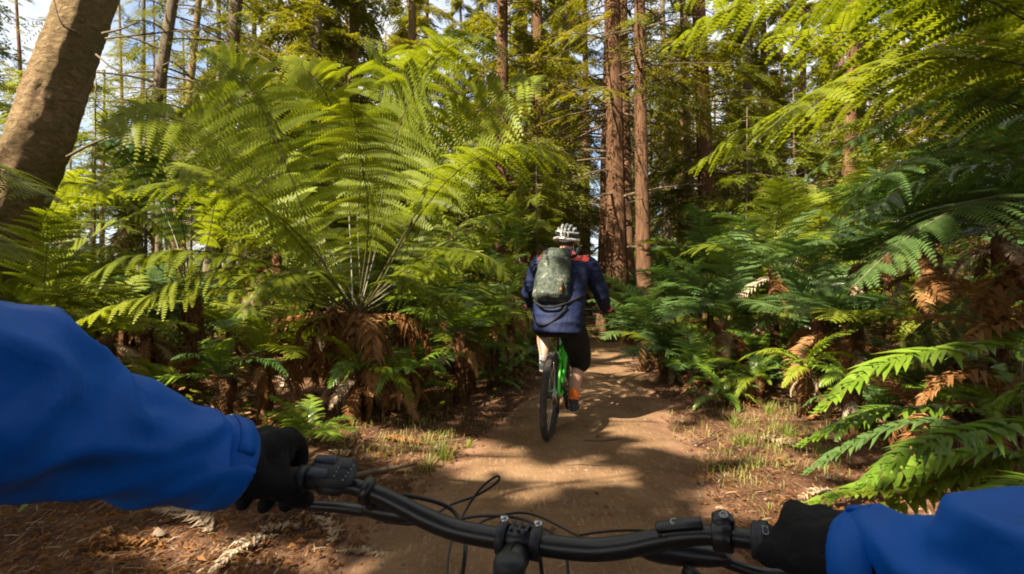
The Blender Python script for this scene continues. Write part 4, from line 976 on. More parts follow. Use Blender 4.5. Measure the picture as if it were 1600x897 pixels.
M['red'] = cloth('red_shoulder_cloth', (.55, .05, .035), .7)
M['shorts'] = cloth('black_shorts_cloth', (.010, .009, .009), .85, .2, 3, 0)
M['glove'] = cloth('black_glove_cloth', (.007, .007, .009), .85, .2, 6, .0)
M['skin'] = simple('skin', (.52, .30, .21), .55, vs=14, var=.08, bumpscale=90, bstr=.1)
M['hair'] = simple('dark_hair', (.05, .03, .02), .6, vs=80, var=.4, bumpscale=120)
M['sock'] = cloth('orange_sock_knit', (.75, .16, .02), .8, .1)
M['sockblue'] = cloth('pale_blue_sock_knit', (.30, .42, .52), .8, .15)
M['shoe'] = simple('dark_shoe_mesh', (.03, .035, .035), .7, vs=60, var=.3, bumpscale=120)
M['sole'] = simple('shoe_sole_rubber', (.28, .25, .2), .7)
M['rubber'] = simple('tyre_rubber', (.035, .03, .026), .85, vs=10, var=.5, bumpscale=60)
M['black'] = simple('black_anodised_metal', (.016, .017, .02), .33, .0, vs=60, var=.2, spec=.6, bumpscale=400, bstr=.05)
M['plastic'] = simple('matte_black_plastic', (.025, .028, .034), .5, vs=60, var=.15, bumpscale=300, bstr=.08)
M['button'] = simple('blue_grey_buttons', (.02, .03, .055), .45, vs=60)
M['steel'] = simple('brushed_steel', (.55, .55, .55), .3, 1, vs=80)
M['green'] = simple('bright_green_frame_paint', (.07, .62, .03), .28, spec=.6, vs=8, var=.1)
M['white'] = simple('white_helmet_shell', (.72, .72, .70), .35, vs=10, var=.06)
M['helm'] = simple('black_helmet_foam', (.02, .02, .022), .5)
M['print'] = simple('white_print', (.45, .47, .5), .5)
M['greenglove'] = cloth('green_glove_cloth', (.02, .12, .05), .8)
m, t, b = mat('camouflage_cloth'); co = coords(t)
f = noise_fac(t, co, 16, 2, .5, .5); c1 = ramp(t, f, [(0, (.014, .02, .014)), (.44, (.028, .04, .028)), (.5, (.05, .062, .045)), (.57, (.025, .028, .017)), (.63, (.12, .13, .10))]); t.node_tree if False else None
for n_ in t.nodes:
    if n_.type == 'VALTORGB': n_.color_ramp.interpolation = 'CONSTANT'
t.links.new(c1, b.inputs['Base Color']); b.inputs['Roughness'].default_value = .8
bump(t, b, noise_fac(t, co, 18, 3), .4, .02); M['camo'] = m

def transformed(mb, mtx):
    out = MB(); out.v = [mtx @ Vector(v) for v in mb.v]; out.f = mb.f; out.m = mb.m; return out
def wheel(parent, y, z, Rw, rimmat, knob_seed, mtx=None):
    I = mtx or Matrix.Identity(4); c = Vector((0, y, z))
    hub = MB(); tube(hub, [c + Vector((-.055, 0, 0)), c + Vector((-.04, 0, 0)), c + Vector((.04, 0, 0)), c + Vector((.055, 0, 0))], [.012, .026, .026, .012], 16)
    w_ = transformed(hub, I).build('wheel', M['black'], parent)
    ty = MB(); torus(ty, c, (1, 0, 0), Rw - .029, .029, 72, 12)
    for k in range(84):
        a = 2 * math.pi * k / 84
        for j, off in enumerate((-42, 0, 42)):
            if (k + j) % 2: continue
            rr_ = Rw - .029 + .030 * math.cos(R(off)); x = .030 * math.sin(R(off)); p = c + Vector((x, math.cos(a) * rr_, math.sin(a) * rr_))
            box(ty, p, (.013, .012, .008), 0, Matrix.Rotation(a - math.pi / 2, 3, 'X') @ Matrix.Rotation(R(off), 3, 'Y'))
    transformed(ty, I).build('tyre', M['rubber'], w_)
    rm = MB(); torus(rm, c, (1, 0, 0), Rw - .062, .013, 64, 8); transformed(rm, I).build('rim', rimmat, w_)
    sp = MB()
    for k in range(28):
        a = 2 * math.pi * k / 28; s = (-1) ** k; b_ = a + .5 * (-1) ** (k // 2)
        tube(sp, [c + Vector((s * .03, math.cos(b_) * .025, math.sin(b_) * .025)), c + Vector((0, math.cos(a) * (Rw - .07), math.sin(a) * (Rw - .07)))], .0014, 3, False)
    transformed(sp, I).build('spokes', M['steel'], w_)
    dk = MB(); torus(dk, c + Vector((-.045, 0, 0)), (1, 0, 0), .078, .008, 32, 4); transformed(dk, I).build('brake_disc', M['steel'], w_)
    return w_
def bike_common(root, paint, rimmat, crank_deg, steer=None, front=True, fy=1.19, bar=(.83, 1.02)):
    Rw = .36; I = steer or Matrix.Identity(4)
    BB = Vector((0, .44, .33)); ST = Vector((0, .27, .74)); HT = Vector((0, bar[0] - .07, bar[1] - .09)); HB = Vector((0, bar[0] - .025, bar[1] - .21)); RA = Vector((0, 0, Rw))
    fm = MB()
    tube(fm, smoothpath([HB + Vector((0, -.01, .02)), HB.lerp(BB, .5) + Vector((0, .02, -.03)), BB], 10), [.03] * 5 + [.034] * 6, 14)
    tube(fm, smoothpath([HT + Vector((0, .01, -.02)), HT.lerp(ST, .5) + Vector((0, 0, -.03)), ST + Vector((0, 0, -.05))], 8), [.026] * 9, 12)
    tube(fm, [BB, ST], [.024, .02], 12); tube(fm, [HT + Vector((0, -.01, .02)), HB + Vector((0, .005, -.02))], [.027, .03], 16)
    for s in (-1, 1):
        tube(fm, smoothpath([BB + Vector((s * .03, -.01, 0)), BB + Vector((s * .05, -.14, 0)), RA + Vector((s * .062, .02, 0))], 8), [.014] * 9, 8)
        tube(fm, smoothpath([ST + Vector((s * .018, 0, -.1)), Vector((s * .045, .16, .6)), Vector((s * .05, .09, .48)), RA + Vector((s * .062, .01, .01))], 10), [.012] * 11, 8)
    tube(fm, [BB - Vector((.045, 0, 0)), BB + Vector((.045, 0, 0))], .026, 16)
    fm.build('frame', paint, root)
    sh = MB(); tube(sh, [Vector((0, .37, .62)), Vector((0, .50, .46))], .018, 10); tube(sh, [Vector((0, .40, .585)), Vector((0, .46, .51))], .028, 12); sh.build('rear_shock', M['plastic'], root)
    wheel(root, 0, Rw, Rw, rimmat, 1)
    cs = MB()
    for k, r_ in enumerate((.088, .078, .068, .058, .048, .038)): tube(cs, [RA + Vector((.028 + k * .004, 0, 0)), RA + Vector((.030 + k * .004, 0, 0))], r_, 28)
    cs.build('cassette', M['steel'], root)
    dr = MB(); tube(dr, [RA + Vector((.055, .01, -.02)), RA + Vector((.058, .03, -.09)), RA + Vector((.052, .055, -.16))], .012, 6)
    for q in (Vector((.052, .03, -.09)), Vector((.052, .055, -.165))): tube(dr, [RA + q - Vector((.004, 0, 0)), RA + q + Vector((.004, 0, 0))], .024, 14)
    dr.build('derailleur', M['black'], root)
    ch = MB(); tube(ch, [RA + Vector((.05, 0, .05)), BB + Vector((.05, 0, .065)), BB + Vector((.05, .065, 0)), BB + Vector((.05, 0, -.065)), RA + Vector((.052, .05, -.19)), RA + Vector((.05, .03, -.09)), RA + Vector((.05, -.05, 0)), RA + Vector((.05, 0, .05))], .004, 4, False); ch.build('chain', M['steel'], root)
    cr = MB(); tube(cr, [BB + Vector((.046, 0, 0)), BB + Vector((.051, 0, 0))], .066, 30); cr.build('chainring', M['black'], root)
    for s in (1, -1):
        a = R(crank_deg + (0 if s > 0 else 180)); d = Vector((0, math.cos(a), math.sin(a))); e = BB + Vector((s * .075, 0, 0)) + d * .172
        ck = MB(); tube(ck, [BB + Vector((s * .055, 0, 0)), BB + Vector((s * .065, 0, 0)) + d * .09, e], [.017, .013, .014], 8); ck.build('crank', M['black'], root)
        pd = MB(); box(pd, e + Vector((s * .06, 0, 0)), (.095, .10, .016), bev=.006)
        tube(pd, [e, e + Vector((s * .02, 0, 0))], .008, 8); pd.build('pedal', M['black'], root)
    sd = MB(); loft(sd, [((0, .02, .925), .065, .012, 90), ((0, .04, .928), .075, .022, 90), ((0, .12, .925), .06, .024, 90), ((0, .20, .92), .03, .022, 90), ((0, .28, .918), .02, .012, 90)], 16)
    me = remesh(sd, .006, 5); body_obj('saddle', me, M['plastic'], root)
    po = MB(); tube(po, [ST + Vector((0, .005, -.04)), Vector((0, .15, .905))], .015, 12); po.build('seat_post', M['black'], root)
    # fork and front wheel turn with the bar
    FA = Vector((0, fy, Rw)); fk = MB()
    d = (HB - HT).normalized()
    crown = HB + d * .03
    tube(fk, [HT - d * .03, crown], .017, 12); box(fk, crown, (.15, .05, .04), 0, None, .012)
    for s in (-1, 1): tube(fk, [crown + Vector((s * .06, 0, 0)), crown.lerp(FA, .45) + Vector((s * .06, 0, 0)), crown.lerp(FA, .47) + Vector((s * .06, 0, 0)), FA + Vector((s * .06, -.02, 0))], [.017, .017, .022, .02], 12)
    transformed(fk, I).build('fork', M['black'], root)
    wheel(root, fy, Rw, Rw, rimmat, 2, I)

# hand gripping a bar. local frame: x outboard along the grip, y forward, z up
def hand(mb, mtx, wrist, seg=10, k=1.0, side=1, rk=1.0):
    def capsule(m_, p_, r_, s_=12, mi=0, n=None): return globals()['capsule'](m_, p_, [q * rk for q in r_], s_, mi, n)
    W = lambda x, y, z: mtx @ Vector((x * k, y * k, z * k))
    wr = Vector(wrist)
    xs_ = (-.036, -.013, .010, .032); ln = (1.0, 1.08, 1.02, .85)
    for x, l in zip(xs_, ln):
        capsule(mb, [W(x * .55, -.055, .028), W(x * .9, -.02, .038), W(x, .016, .040)], [.017 * k, .0145 * k, .0125 * k], seg, n=8)
        capsule(mb, [W(x, .016, .040), W(x - .002, .016 + .026 * l, .022), W(x - .004, .012 + .026 * l, -.008), W(x - .005, .010, -.030 * l)], [.0125 * k, .0108 * k, .0098 * k, .0085 * k], seg, n=10)
    capsule(mb, [W(-.018, -.06, .012), W(-.042, -.035, .004), W(-.056, -.008, -.014), W(-.060, .014, -.024)], [.019 * k, .0155 * k, .0125 * k, .010 * k], seg, n=10)   # thumb
    capsule(mb, [W(-.034, -.022, .016), W(.030, -.020, .014)], [.020 * k, .019 * k], seg, n=6)
    capsule(mb, [W(-.034, .004, .024), W(.030, .004, .022)], [.015 * k, .014 * k], seg, n=6)
    capsule(mb, [W(0, -.062, .016), W(.004, -.03, .022)], [.028 * k, .024 * k], seg, n=4)
    capsule(mb, [W(.022, -.06, .008), W(.030, -.025, .014)], [.022 * k, .018 * k], seg, n=4)
    capsule(mb, [wr, wr.lerp(W(0, -.06, .014), .5), W(0, -.055, .016), W(0, -.02, .024)], [.029 * k, .029 * k, .030 * k, .026 * k], seg, n=8)

# ------------------------------------------------------------------ the rider in front
RC = Vector((.304, 4.52, height(.304, 4.52) + .012))
ROT = Matrix.Rotation(R(-14), 4, 'Z') @ Matrix.Rotation(R(2.5), 4, 'Y')
def set_root(o, loc, mtx): o.location = loc; o.rotation_euler = mtx.to_euler()
bk_ = empty('bicycle'); set_root(bk_, RC, ROT)
bike_common(bk_, M['green'], M['black'], -84)
hb = MB(); tube(hb, smoothpath([(-.44, .795, 1.045), (-.2, .82, 1.04), (-.06, .835, 1.02), (.06, .835, 1.02), (.2, .82, 1.04), (.44, .795, 1.045)], 24), .0125, 10); hb.build('handlebar', M['black'], bk_)
st = MB(); tube(st, [(0, .775, 1.0), (0, .835, 1.02)], .02, 10); st.build('stem', M['black'], bk_)
for s in (-1, 1):
    g = MB(); tube(g, [(s * .30, .808, 1.043), (s * .445, .795, 1.045)], .0165, 12); g.build('grip', M['rubber'], bk_)
    lv = MB(); tube(lv, [(s * .25, .82, 1.03), (s * .27, .86, 1.02), (s * .38, .86, 1.0)], [.012, .008, .005], 6); lv.build('brake_lever', M['black'], bk_)
tag(bk_, 'bright green mountain bike ridden by the person with the camouflage backpack', 'bicycle')

pr = empty('person'); set_root(pr, RC, ROT)
EX = .03
def body_prims(mb, t=0.0):
    loft(mb, [((0, .20, .90), .15 + t, .11 + t, 0), ((0, .20, .98), .175 + t, .13 + t, 0), ((0, .24, 1.10), .165 + t, .125 + t, -8), ((0, .30, 1.25), .175 + t, .125 + t, -15), ((0, .36, 1.38), .19 + t, .125 + t, -20), ((0, .41, 1.47), .17 + t, .10 + t, -22), ((0, .44, 1.53), .09 + t, .07 + t, -22)], 24)
b_ = MB(); body_prims(b_)
capsule(b_, [(0, .43, 1.50), (0, .475, 1.60)], [.058, .055], 14)
loft(b_, [((0, .49, 1.60), .045, .05, 0), ((0, .505, 1.63), .066, .082, 0), ((0, .51, 1.68), .074, .096, 0), ((0, .505, 1.73), .073, .094, 0), ((0, .50, 1.77), .055, .07, 0), ((0, .50, 1.79), .02, .03, 0)], 20)
capsule(b_, [(0, .60, 1.665), (0, .617, 1.655)], [.012, .014], 8)
for s in (-1, 1): capsule(b_, [(s * .076, .50, 1.66), (s * .08, .50, 1.69)], [.012, .016], 8)
ARM = {}
for s in (-1, 1):
    ARM[s] = [(s * .17, .42, 1.46), (s * .235, .44, 1.43), (s * .335, .52, 1.19), (s * .36, .755, 1.065)]
    capsule(b_, ARM[s][:3], [.06, .055, .042], 12); capsule(b_, ARM[s][2:], [.042, .028], 12)
LEGR = [(.11, .22, .93), (.185, .46, .60), (.135, .42, .30), (.135, .44, .24)]
LEGL = [(-.115, .22, .93), (-.205, .60, .86), (-.135, .40, .60), (-.135, .42, .57)]
capsule(b_, LEGR[:2], [.095, .062], 16); capsule(b_, [LEGR[1], (.15, .425, .46), (.137, .415, .27)], [.057, .060, .036], 16)
capsule(b_, LEGL[:2], [.10, .066], 16); capsule(b_, [LEGL[1], (-.165, .47, .74), (-.137, .38, .60)], [.060, .064, .038], 16)
me = remesh(b_, .010, 6); body_obj('body', me, M['skin'], pr)
def wr_fold(amp, sc_=9):
    return lambda co, n: amp * (noise.noise(co * sc_) + .5 * noise.noise(co * sc_ * 2.3 + Vector((3, 1, 7)))) + amp * .8 * (1 - abs(noise.noise(Vector((co.x * sc_ * .5, co.y * sc_ * .5, co.z * sc_ * 1.4)))) * 3)
j = MB(); loft(j, [((0, .17, .875), .215, .175, 0), ((0, .19, .97), .215, .175, 0), ((0, .23, 1.10), .215, .165, -8), ((0, .29, 1.25), .225, .16, -15), ((0, .355, 1.38), .225, .155, -20), ((0, .41, 1.48), .20, .125, -22), ((0, .44, 1.545), .10, .085, -22), ((0, .45, 1.575), .07, .065, -22)], 28)
for s in (-1, 1):
    capsule(j, ARM[s][:3], [.085, .082, .068], 14); capsule(j, ARM[s][2:], [.068, .045], 14)
me = remesh(j, .011, 5, wr_fold(.007))
body_obj('jacket', me, [M['navy'], M['red']], pr, lambda c: 1 if (c.z > 1.498 - .06 * abs(c.x) and .07 < abs(c.x) < .22) else 0)
s_ = MB(); loft(s_, [((0, .20, .83), .14, .11, 0), ((0, .20, .90), .185, .145, 0), ((0, .21, 1.0), .185, .145, 0)], 20)
capsule(s_, [LEGR[0], (.16, .38, .72), (.175, .455, .59)], [.125, .112, .092], 18); capsule(s_, [LEGL[0], (-.155, .42, .90), (-.19, .52, .885)], [.12, .11, .09], 18)
me = remesh(s_, .010, 5, wr_fold(.006)); body_obj('shorts', me, M['shorts'], pr)
for leg, mm in (([(.138, .417, .36), (.135, .42, .19)], 'sock'), ([(-.139, .395, .635), (-.135, .40, .53)], 'sockblue')):
    k = MB(); tube(k, [leg[0], Vector(leg[0]).lerp(Vector(leg[1]), .5), leg[1]], [.047, .046, .047], 16); k.build('sock', M[mm], pr)
for x, y, z in ((.14, .44, .18), (-.14, .44, .52)):
    k = MB(); loft(k, [((x, y - .07, z - .01), .035, .03, 0), ((x, y - .06, z + .035), .042, .045, 0)], 14)
    loft(k, [((x, y + .02, z - .018), .045, .12, 0), ((x, y + .02, z + .01), .047, .125, 0), ((x, y - .0, z + .035), .042, .09, 0), ((x, y - .045, z + .065), .043, .05, 0), ((x, y - .045, z + .085), .040, .047, 0)], 18)
    me = remesh(k, .006, 4); sh_ = body_obj('shoe', me, M['shoe'], pr)
    k = MB(); loft(k, [((x, y + .02, z - .032), .043, .125, 0), ((x, y + .02, z - .015), .047, .131, 0)], 20); k.build('sole', M['sole'], sh_)
for s in (-1, 1):
    g = MB(); d = Vector((s, -.10, .0)).normalized(); mx = Matrix.Translation((s * .372, .803, 1.045)) @ Matrix(((s, 0, 0, 0), (0, 1, 0, 0), (0, 0, 1, 0), (0, 0, 0, 1)))
    hand(g, mx, (s * .37, .70, 1.09)); me = remesh(g, .005, 3); body_obj('glove', me, [M['greenglove'], M['red']], pr, lambda c: 1 if c.y < .768 else 0)
hr = MB(); loft(hr, [((0, .485, 1.62), .06, .06, 0), ((0, .495, 1.66), .078, .09, 0), ((0, .50, 1.72), .079, .097, 0), ((0, .50, 1.76), .06, .075, 0)], 20); hr.build('hair', M['hair'], pr)
# helmet
HC = Vector((0, .505, 1.700)); hl = MB()
vs = []; fs = []; nu, nv = 36, 12
for jv in range(nv + 1):
    ph = R(-14 + 104 * jv / nv)
    for iu in range(nu):
        th = 2 * math.pi * iu / nu; rx, ry, rz = .108, .142, .112
        groove = 1 - .06 * (math.cos(5 * math.atan2(math.cos(th) * rx * 1.0, .06)) > .2) * (0 < jv < nv - 2)
        vs.append(HC + Vector((math.cos(th) * rx * math.cos(ph) * groove, math.sin(th) * ry * math.cos(ph) * groove, math.sin(ph) * rz)))
for jv in range(nv):
    for iu in range(nu):
        a = jv * nu + iu; b2 = jv * nu + (iu + 1) % nu; fs.append((a, b2, b2 + nu, a + nu))
hl.add(vs, fs); hel = hl.build('helmet', M['helm'], pr)
rb = None
for x0 in (-.078, -.04, 0, .04, .078):
    rb = MB(); pts = []
    for k in range(13):
        a = R(-4 + 188 * k / 12); rx = math.sqrt(max(0, 1 - (x0 / .108) ** 2))
        pts.append(HC + Vector((x0 * (1 - .25 * abs(math.cos(a))), -math.cos(a) * .142 * rx * 1.02, .006 + math.sin(a) * .112 * rx * 1.03)))
    tube(rb, pts, [.008] + [.0102] * 11 + [.008], 8); rb.build('shell_rib', M['white'], hel)
bd = MB(); n_ = 36
for q, zoff, rr_ in ((0, -.018, .013), (1, .042, .009)):
    sc2 = math.cos(math.asin(max(-1, min(1, zoff / .112)))) * 1.02
    lp = [HC + Vector((math.cos(2 * math.pi * k / n_) * .108 * sc2, math.sin(2 * math.pi * k / n_) * .142 * sc2, zoff + .008 * math.sin(4 * math.pi * k / n_))) for k in range(n_ + 1)]
    tube(bd, lp, rr_, 6, False)
bd.build('shell_band', M['white'], hel)
vz = MB(); loft(vz, [((0, .64, 1.70), .09, .012, 90), ((0, .70, 1.70), .07, .006, 90)], 16); vz.build('visor', M['helm'], hel)
rt = MB(); tube(rt, smoothpath([(-.075, .46, 1.68), (-.04, .40, 1.665), (0, .385, 1.66), (.04, .40, 1.665), (.075, .46, 1.68)], 12), .008, 6); rt.build('retention_strap', M['white'], hel)
tag(pr, 'cyclist in navy jacket with red shoulders, black shorts and helmet riding ahead on the trail', 'person')
# camouflage backpack (worn: a thing of its own)
bp = empty('backpack'); set_root(bp, RC, ROT)
k = MB()
loft(k, [((-.055, .085, 1.12), .13, .055, -10), ((-.055, .09, 1.17), .155, .085, -12), ((-.05, .12, 1.29), .15, .10, -14), ((-.045, .17, 1.43), .142, .085, -18), ((-.04, .22, 1.53), .122, .062, -20), ((-.035, .25, 1.575), .085, .045, -22)], 24)
me = remesh(k, .009, 5, wr_fold(.006, 14)); body_obj('pack_body', me, M['camo'], bp)
k = MB(); loft(k, [((-.055, .025, 1.15), .10, .03, -10), ((-.055, .015, 1.19), .115, .045, -12), ((-.05, .03, 1.28), .11, .035, -14), ((-.05, .06, 1.33), .09, .02, -16)], 20); me = remesh(k, .008, 4, wr_fold(.004, 14)); body_obj('pocket', me, M['camo'], bp)
k = MB(); tube(k, smoothpath([(-.20, .12, 1.13), (-.12, .02, 1.09), (-.02, .01, 1.085), (.08, .06, 1.12), (.19, .17, 1.18)], 16), .011, 8); tube(k, smoothpath([(-.235, .14, 1.06), (-.17, .03, .96), (-.08, .0, .935), (.02, .02, 1.0), (.09, .05, 1.10)], 16), .008, 6); k.build('waist_strap', M['shorts'], bp)
k = MB(); tube(k, smoothpath([(.045, .16, 1.50), (.12, .28, 1.53), (.14, .38, 1.585), (.14, .50, 1.50)], 10), .014, 6); k.build('shoulder_strap', M['shorts'], bp)
k = MB(); tube(k, smoothpath([(-.13, .16, 1.47), (-.17, .28, 1.52), (-.15, .38, 1.585), (-.14, .50, 1.50)], 10), .014, 6); k.build('shoulder_strap', M['shorts'], bp)
k = MB(); box(k, (.03, .005, 1.22), (.035, .012, .06), bev=.004); k.build('tag_patch', M['sock'], bp)
tag(bp, 'green camouflage backpack worn by the cyclist riding ahead', 'backpack')

# ------------------------------------------------------------------ the camera rider: bike cockpit, arms, gloves
C = Vector((.008, .595, .985)); TH = R(-15.5)
BM = Matrix.Translation(C) @ Matrix.Rotation(TH, 4, 'Z') @ Matrix.Rotation(R(1.2), 4, 'Y')
ob = empty('bicycle'); yaw = Matrix.Rotation(R(-6), 4, 'Z')
OB = Matrix.Translation(C - (yaw @ Vector((0, .83, .985 - .0)))) @ yaw
set_root(ob, OB.to_translation(), OB)
inv = OB.inverted()
steerpt = inv @ C
STM = Matrix.Translation((0, .77, 0)) @ Matrix.Rotation(R(-9.5), 4, 'Z') @ Matrix.Translation((0, -.77, 0))
bike_common(ob, M['black'], M['black'], -20, STM, bar=(.83, .985))
LB = inv @ BM                         # bar frame -> bike frame
def cock(mb, name, m, parent=ob, smooth=True): return transformed(mb, LB).build(name, m, parent, smooth)
barp = smoothpath([(-.405, -.058, .046), (-.30, -.030, .044), (-.215, -.012, .040), (-.165, -.004, .030), (-.105, 0, .008), (-.055, 0, 0), (.055, 0, 0), (.105, 0, .008), (.165, -.004, .030), (.215, -.012, .040), (.30, -.030, .044), (.405, -.058, .046)], 60)
mb = MB(); tube(mb, barp, [.0094 + .0024 * max(0, min(1, (.20 - abs(p.x)) / .09)) for p in barp], 20); cock(mb, 'handlebar', M['black'])
def bp_(s): # point and direction on the bar at lateral position s
    i = min(range(len(barp)), key=lambda k: abs(barp[k].x - s)); i = max(1, min(len(barp) - 2, i)); d = (barp[i + 1] - barp[i - 1]).normalized()
    p = barp[i] + d * ((s - barp[i].x) / d.x); return p, d
def ring(mb, s, r, wdt, seg=20):
    p, d = bp_(s); tube(mb, [p - d * wdt / 2, p - d * wdt * .4, p + d * wdt * .4, p + d * wdt / 2], [r * .88, r, r, r * .88], seg)
for s in (-1, 1):
    g = MB(); a, _ = bp_(s * (.262 if s < 0 else .240)); b2, _ = bp_(s * .395)
    tube(g, [a.lerp(b2, t) for t in np.linspace(0, 1, 28)], [.0140 + .0012 * (q % 2) for q in range(28)], 18); gr = cock(g, 'grip', M['rubber'])
    g = MB(); ring(g, s * (.257 if s < 0 else .236), .0175, .012); cock(g, 'lock_collar', M['plastic'], gr)
# stem with two clamp bands and bolts
mb = MB(); box(mb, (0, -.030, -.008), (.030, .05, .028), bev=.008); box(mb, (0, .0, 0), (.046, .024, .031), bev=.008); stm = cock(mb, 'stem', M['black'])
for s in (-1, 1):
    mb = MB(); tube(mb, [(s * .019 - .0055, 0, 0), (s * .019 - .004, 0, 0), (s * .019 + .004, 0, 0), (s * .019 + .0055, 0, 0)], [.0155, .0178, .0178, .0155], 22); cock(mb, 'clamp_band', M['plastic'], stm)
    for yy, zz in ((.006, .0185), (.015, -.014)):
        mb = MB(); tube(mb, [(s * .019, yy - .001, zz - .006), (s * .019, yy, zz + .0035)], .0045, 10); cock(mb, 'bolt', M['steel'], stm)
for k_ in (-.0085, 0, .0085):
    mb = MB(); box(mb, (k_, .002, .0148), (.004, .022, .003), bev=.001); cock(mb, 'faceplate_groove', M['button'], stm)
mb = MB(); tube(mb, [(.004, -.055, -.03), (.004, -.055, .002), (.004, -.055, .008), (.004, -.055, .011)], [.016, .016, .0145, .009], 24); cock(mb, 'top_cap', M['plastic'])
# left: controller pod, clamp, brake lever
def pod_box(mb, s, off, size, bev, m=0):
    p, d = bp_(s); x = d; z = Vector((0, 0, 1)); y = z.cross(x).normalized(); z = x.cross(y); rot = Matrix((x, y, z)).transposed()
    tl = Matrix.Rotation(R(32), 3, 'X')       # tilted towards the rider
    box(mb, p + rot @ (tl @ Vector(off)), size, m, rot @ tl, bev)
mb = MB(); pod_box(mb, -.222, (0, .004, .016), (.054, .042, .020), .008); pod_box(mb, -.222, (0, 0, .002), (.040, .032, .02), .008); pod = cock(mb, 'controller', M['plastic'])
for (ox, oy, sx, sy) in ((-.010, .012, .026, .011), (-.012, -.007, .024, .013)):
    mb = MB(); pod_box(mb, -.222, (ox, oy, .0265), (sx, sy, .004), .0018); cock(mb, 'button', M['button'], pod)
mb = MB(); pod_box(mb, -.222, (.016, .010, .0262), (.012, .014, .002), .0008); cock(mb, 'button', M['plastic'], pod)
mb = MB()
for k_ in range(5): pod_box(mb, -.222, (.0245 - .0012 * k_, .008 - .0052 * k_, .0264), (.0011, .0011, .001), 0)
for k_ in range(3): pod_box(mb, -.222, (.0085, .003 - .006 * k_, .0264), (.0010, .0010, .001), 0)
cock(mb, 'indicator_lights', M['print'], pod)
mb = MB(); ring(mb, -.181, .0165, .011); p, d = bp_(-.181); box(mb, p + Vector((0, .012, -.016)), (.012, .018, .02), bev=.003); cock(mb, 'brake_clamp', M['black'])
mb = MB(); p, _ = bp_(-.175); a = p + Vector((.045, .030, -.035)); tube(mb, smoothpath([a, p + Vector((0, .030, -.034)), p + Vector((-.03, .034, -.036))], 8), [.006, .009, .011, .011, .012, .011, .010, .009, .007], 10); cock(mb, 'brake_body', M['black'])
mb = MB(); tube(mb, smoothpath([p + Vector((-.02, .036, -.040)), p + Vector((-.07, .050, -.046)), p + Vector((-.13, .046, -.048)), p + Vector((-.17, .048, -.050))], 12), [.006, .007, .008, .008, .0075, .0075, .007, .007, .0065, .006, .006, .0055, .005], 8); cock(mb, 'brake_lever', M['black'])
# right: clamp, shifter body, brake, dropper lever
mb = MB(); ring(mb, .205, .0155, .018); p, d = bp_(.205); box(mb, p + Vector((0, .004, .013)), (.020, .022, .016), bev=.004); cock(mb, 'brake_clamp', M['black'])
mb = MB(); pod_box(mb, .168, (0, .004, .0125), (.046, .012, .006), .002); cock(mb, 'clamp_plate', M['black'])
for s_, zz in ((.205, .0215), (.160, .0165)):
    p, d = bp_(s_); q = p + Vector((0, -.002, zz)); mb = MB(); torus(mb, q, (0, -.5, 1), .0034, .0009, 20, 6); tube(mb, [q - Vector((0, 0, .002)), q + Vector((0, 0, .0002))], .0022, 8)
    cock(mb, 'bolt', M['print'])
p, _ = bp_(.17)
mb = MB(); tube(mb, smoothpath([p + Vector((-.060, .010, -.020)), p + Vector((-.03, .016, -.024)), p + Vector((.01, .020, -.026)), p + Vector((.045, .022, -.026))], 10), [.004, .007, .010, .0125, .0135, .0135, .013, .012, .011, .009, .007], 12); bb_ = cock(mb, 'brake_body', M['black'])
mb = MB(); tube(mb, [p + Vector((-.072, .009, -.018)), p + Vector((-.058, .010, -.020))], [.0035, .0045], 10); cock(mb, 'hose_fitting', M['steel'], bb_)
mb = MB(); tube(mb, smoothpath([p + Vector((.035, .024, -.030)), p + Vector((.075, .030, -.040)), p + Vector((.12, .020, -.030)), p + Vector((.16, .026, -.032))], 12), [.006] * 5 + [.007] * 4 + [.006] * 4, 8); cock(mb, 'brake_lever', M['black'])
mb = MB(); tube(mb, smoothpath([p + Vector((.0, .004, -.034)), p + Vector((.04, -.01, -.046)), p + Vector((.085, -.018, -.044))], 8), [.006, .006, .005, .005, .005, .0055, .006, .007, .006], 8); cock(mb, 'shift_lever', M['black'])
mb = MB(); ring(mb, .240, .0185, .010); cock(mb, 'collar_ring', M['plastic'])
# small white print on the right collar
cu = bpy.data.curves.new('txt', 'FONT'); cu.body = 'G2'; cu.size = .008; cu.extrude = .0002; cu.align_x = 'CENTER'; cu.align_y = 'CENTER'
to = bpy.data.objects.new('txt', cu); col.objects.link(to); dg = bpy.context.evaluated_depsgraph_get(); tme = bpy.data.meshes.new_from_object(to.evaluated_get(dg)); bpy.data.objects.remove(to)
pp_, dd_ = bp_(.240); tm = LB @ (Matrix.Translation(pp_ + Vector((0, -.0105, .0152))) @ Matrix.Rotation(R(38), 4, 'X') @ Matrix.Rotation(R(90), 4, 'Z')); tme.transform(tm); tme.materials.clear(); tme.materials.append(M['print']); link('printed_mark', tme, ob)
# cables
def cable(pts, r, m='rubber'):
    mb = MB(); q = [inv @ P(*p) for p in pts]; tube(mb, smoothpath(q, 30), r, 7); mb.build('cable', M[m], ob)
M['cable'] = simple('black_cable_housing', (.018, .017, .018), .4, spec=.5, vs=20)
cable([(600, 815, .72), (655, 818, .74), (702, 790, .78), (747, 773, .80), (778, 752, .80), (776, 744, .80), (750, 764, .80), (723, 806, .78), (702, 860, .72), (698, 930, .66)], .0019, 'cable')
cable([(690, 822, .70), (729, 809, .72), (765, 806, .74), (807, 809, .75), (840, 821, .73), (880, 850, .70), (890, 930, .66)], .0021, 'cable')
cable([(735, 830, .72), (760, 812, .75), (810, 801, .77), (850, 810, .76), (905, 838, .70), (945, 850, .64), (985, 862, .56)], .0018, 'cable')
cable([(560, 770, .66), (640, 775, .67), (700, 792, .68), (722, 822, .66), (727, 860, .62), (716, 930, .58)], .0027, 'cable')
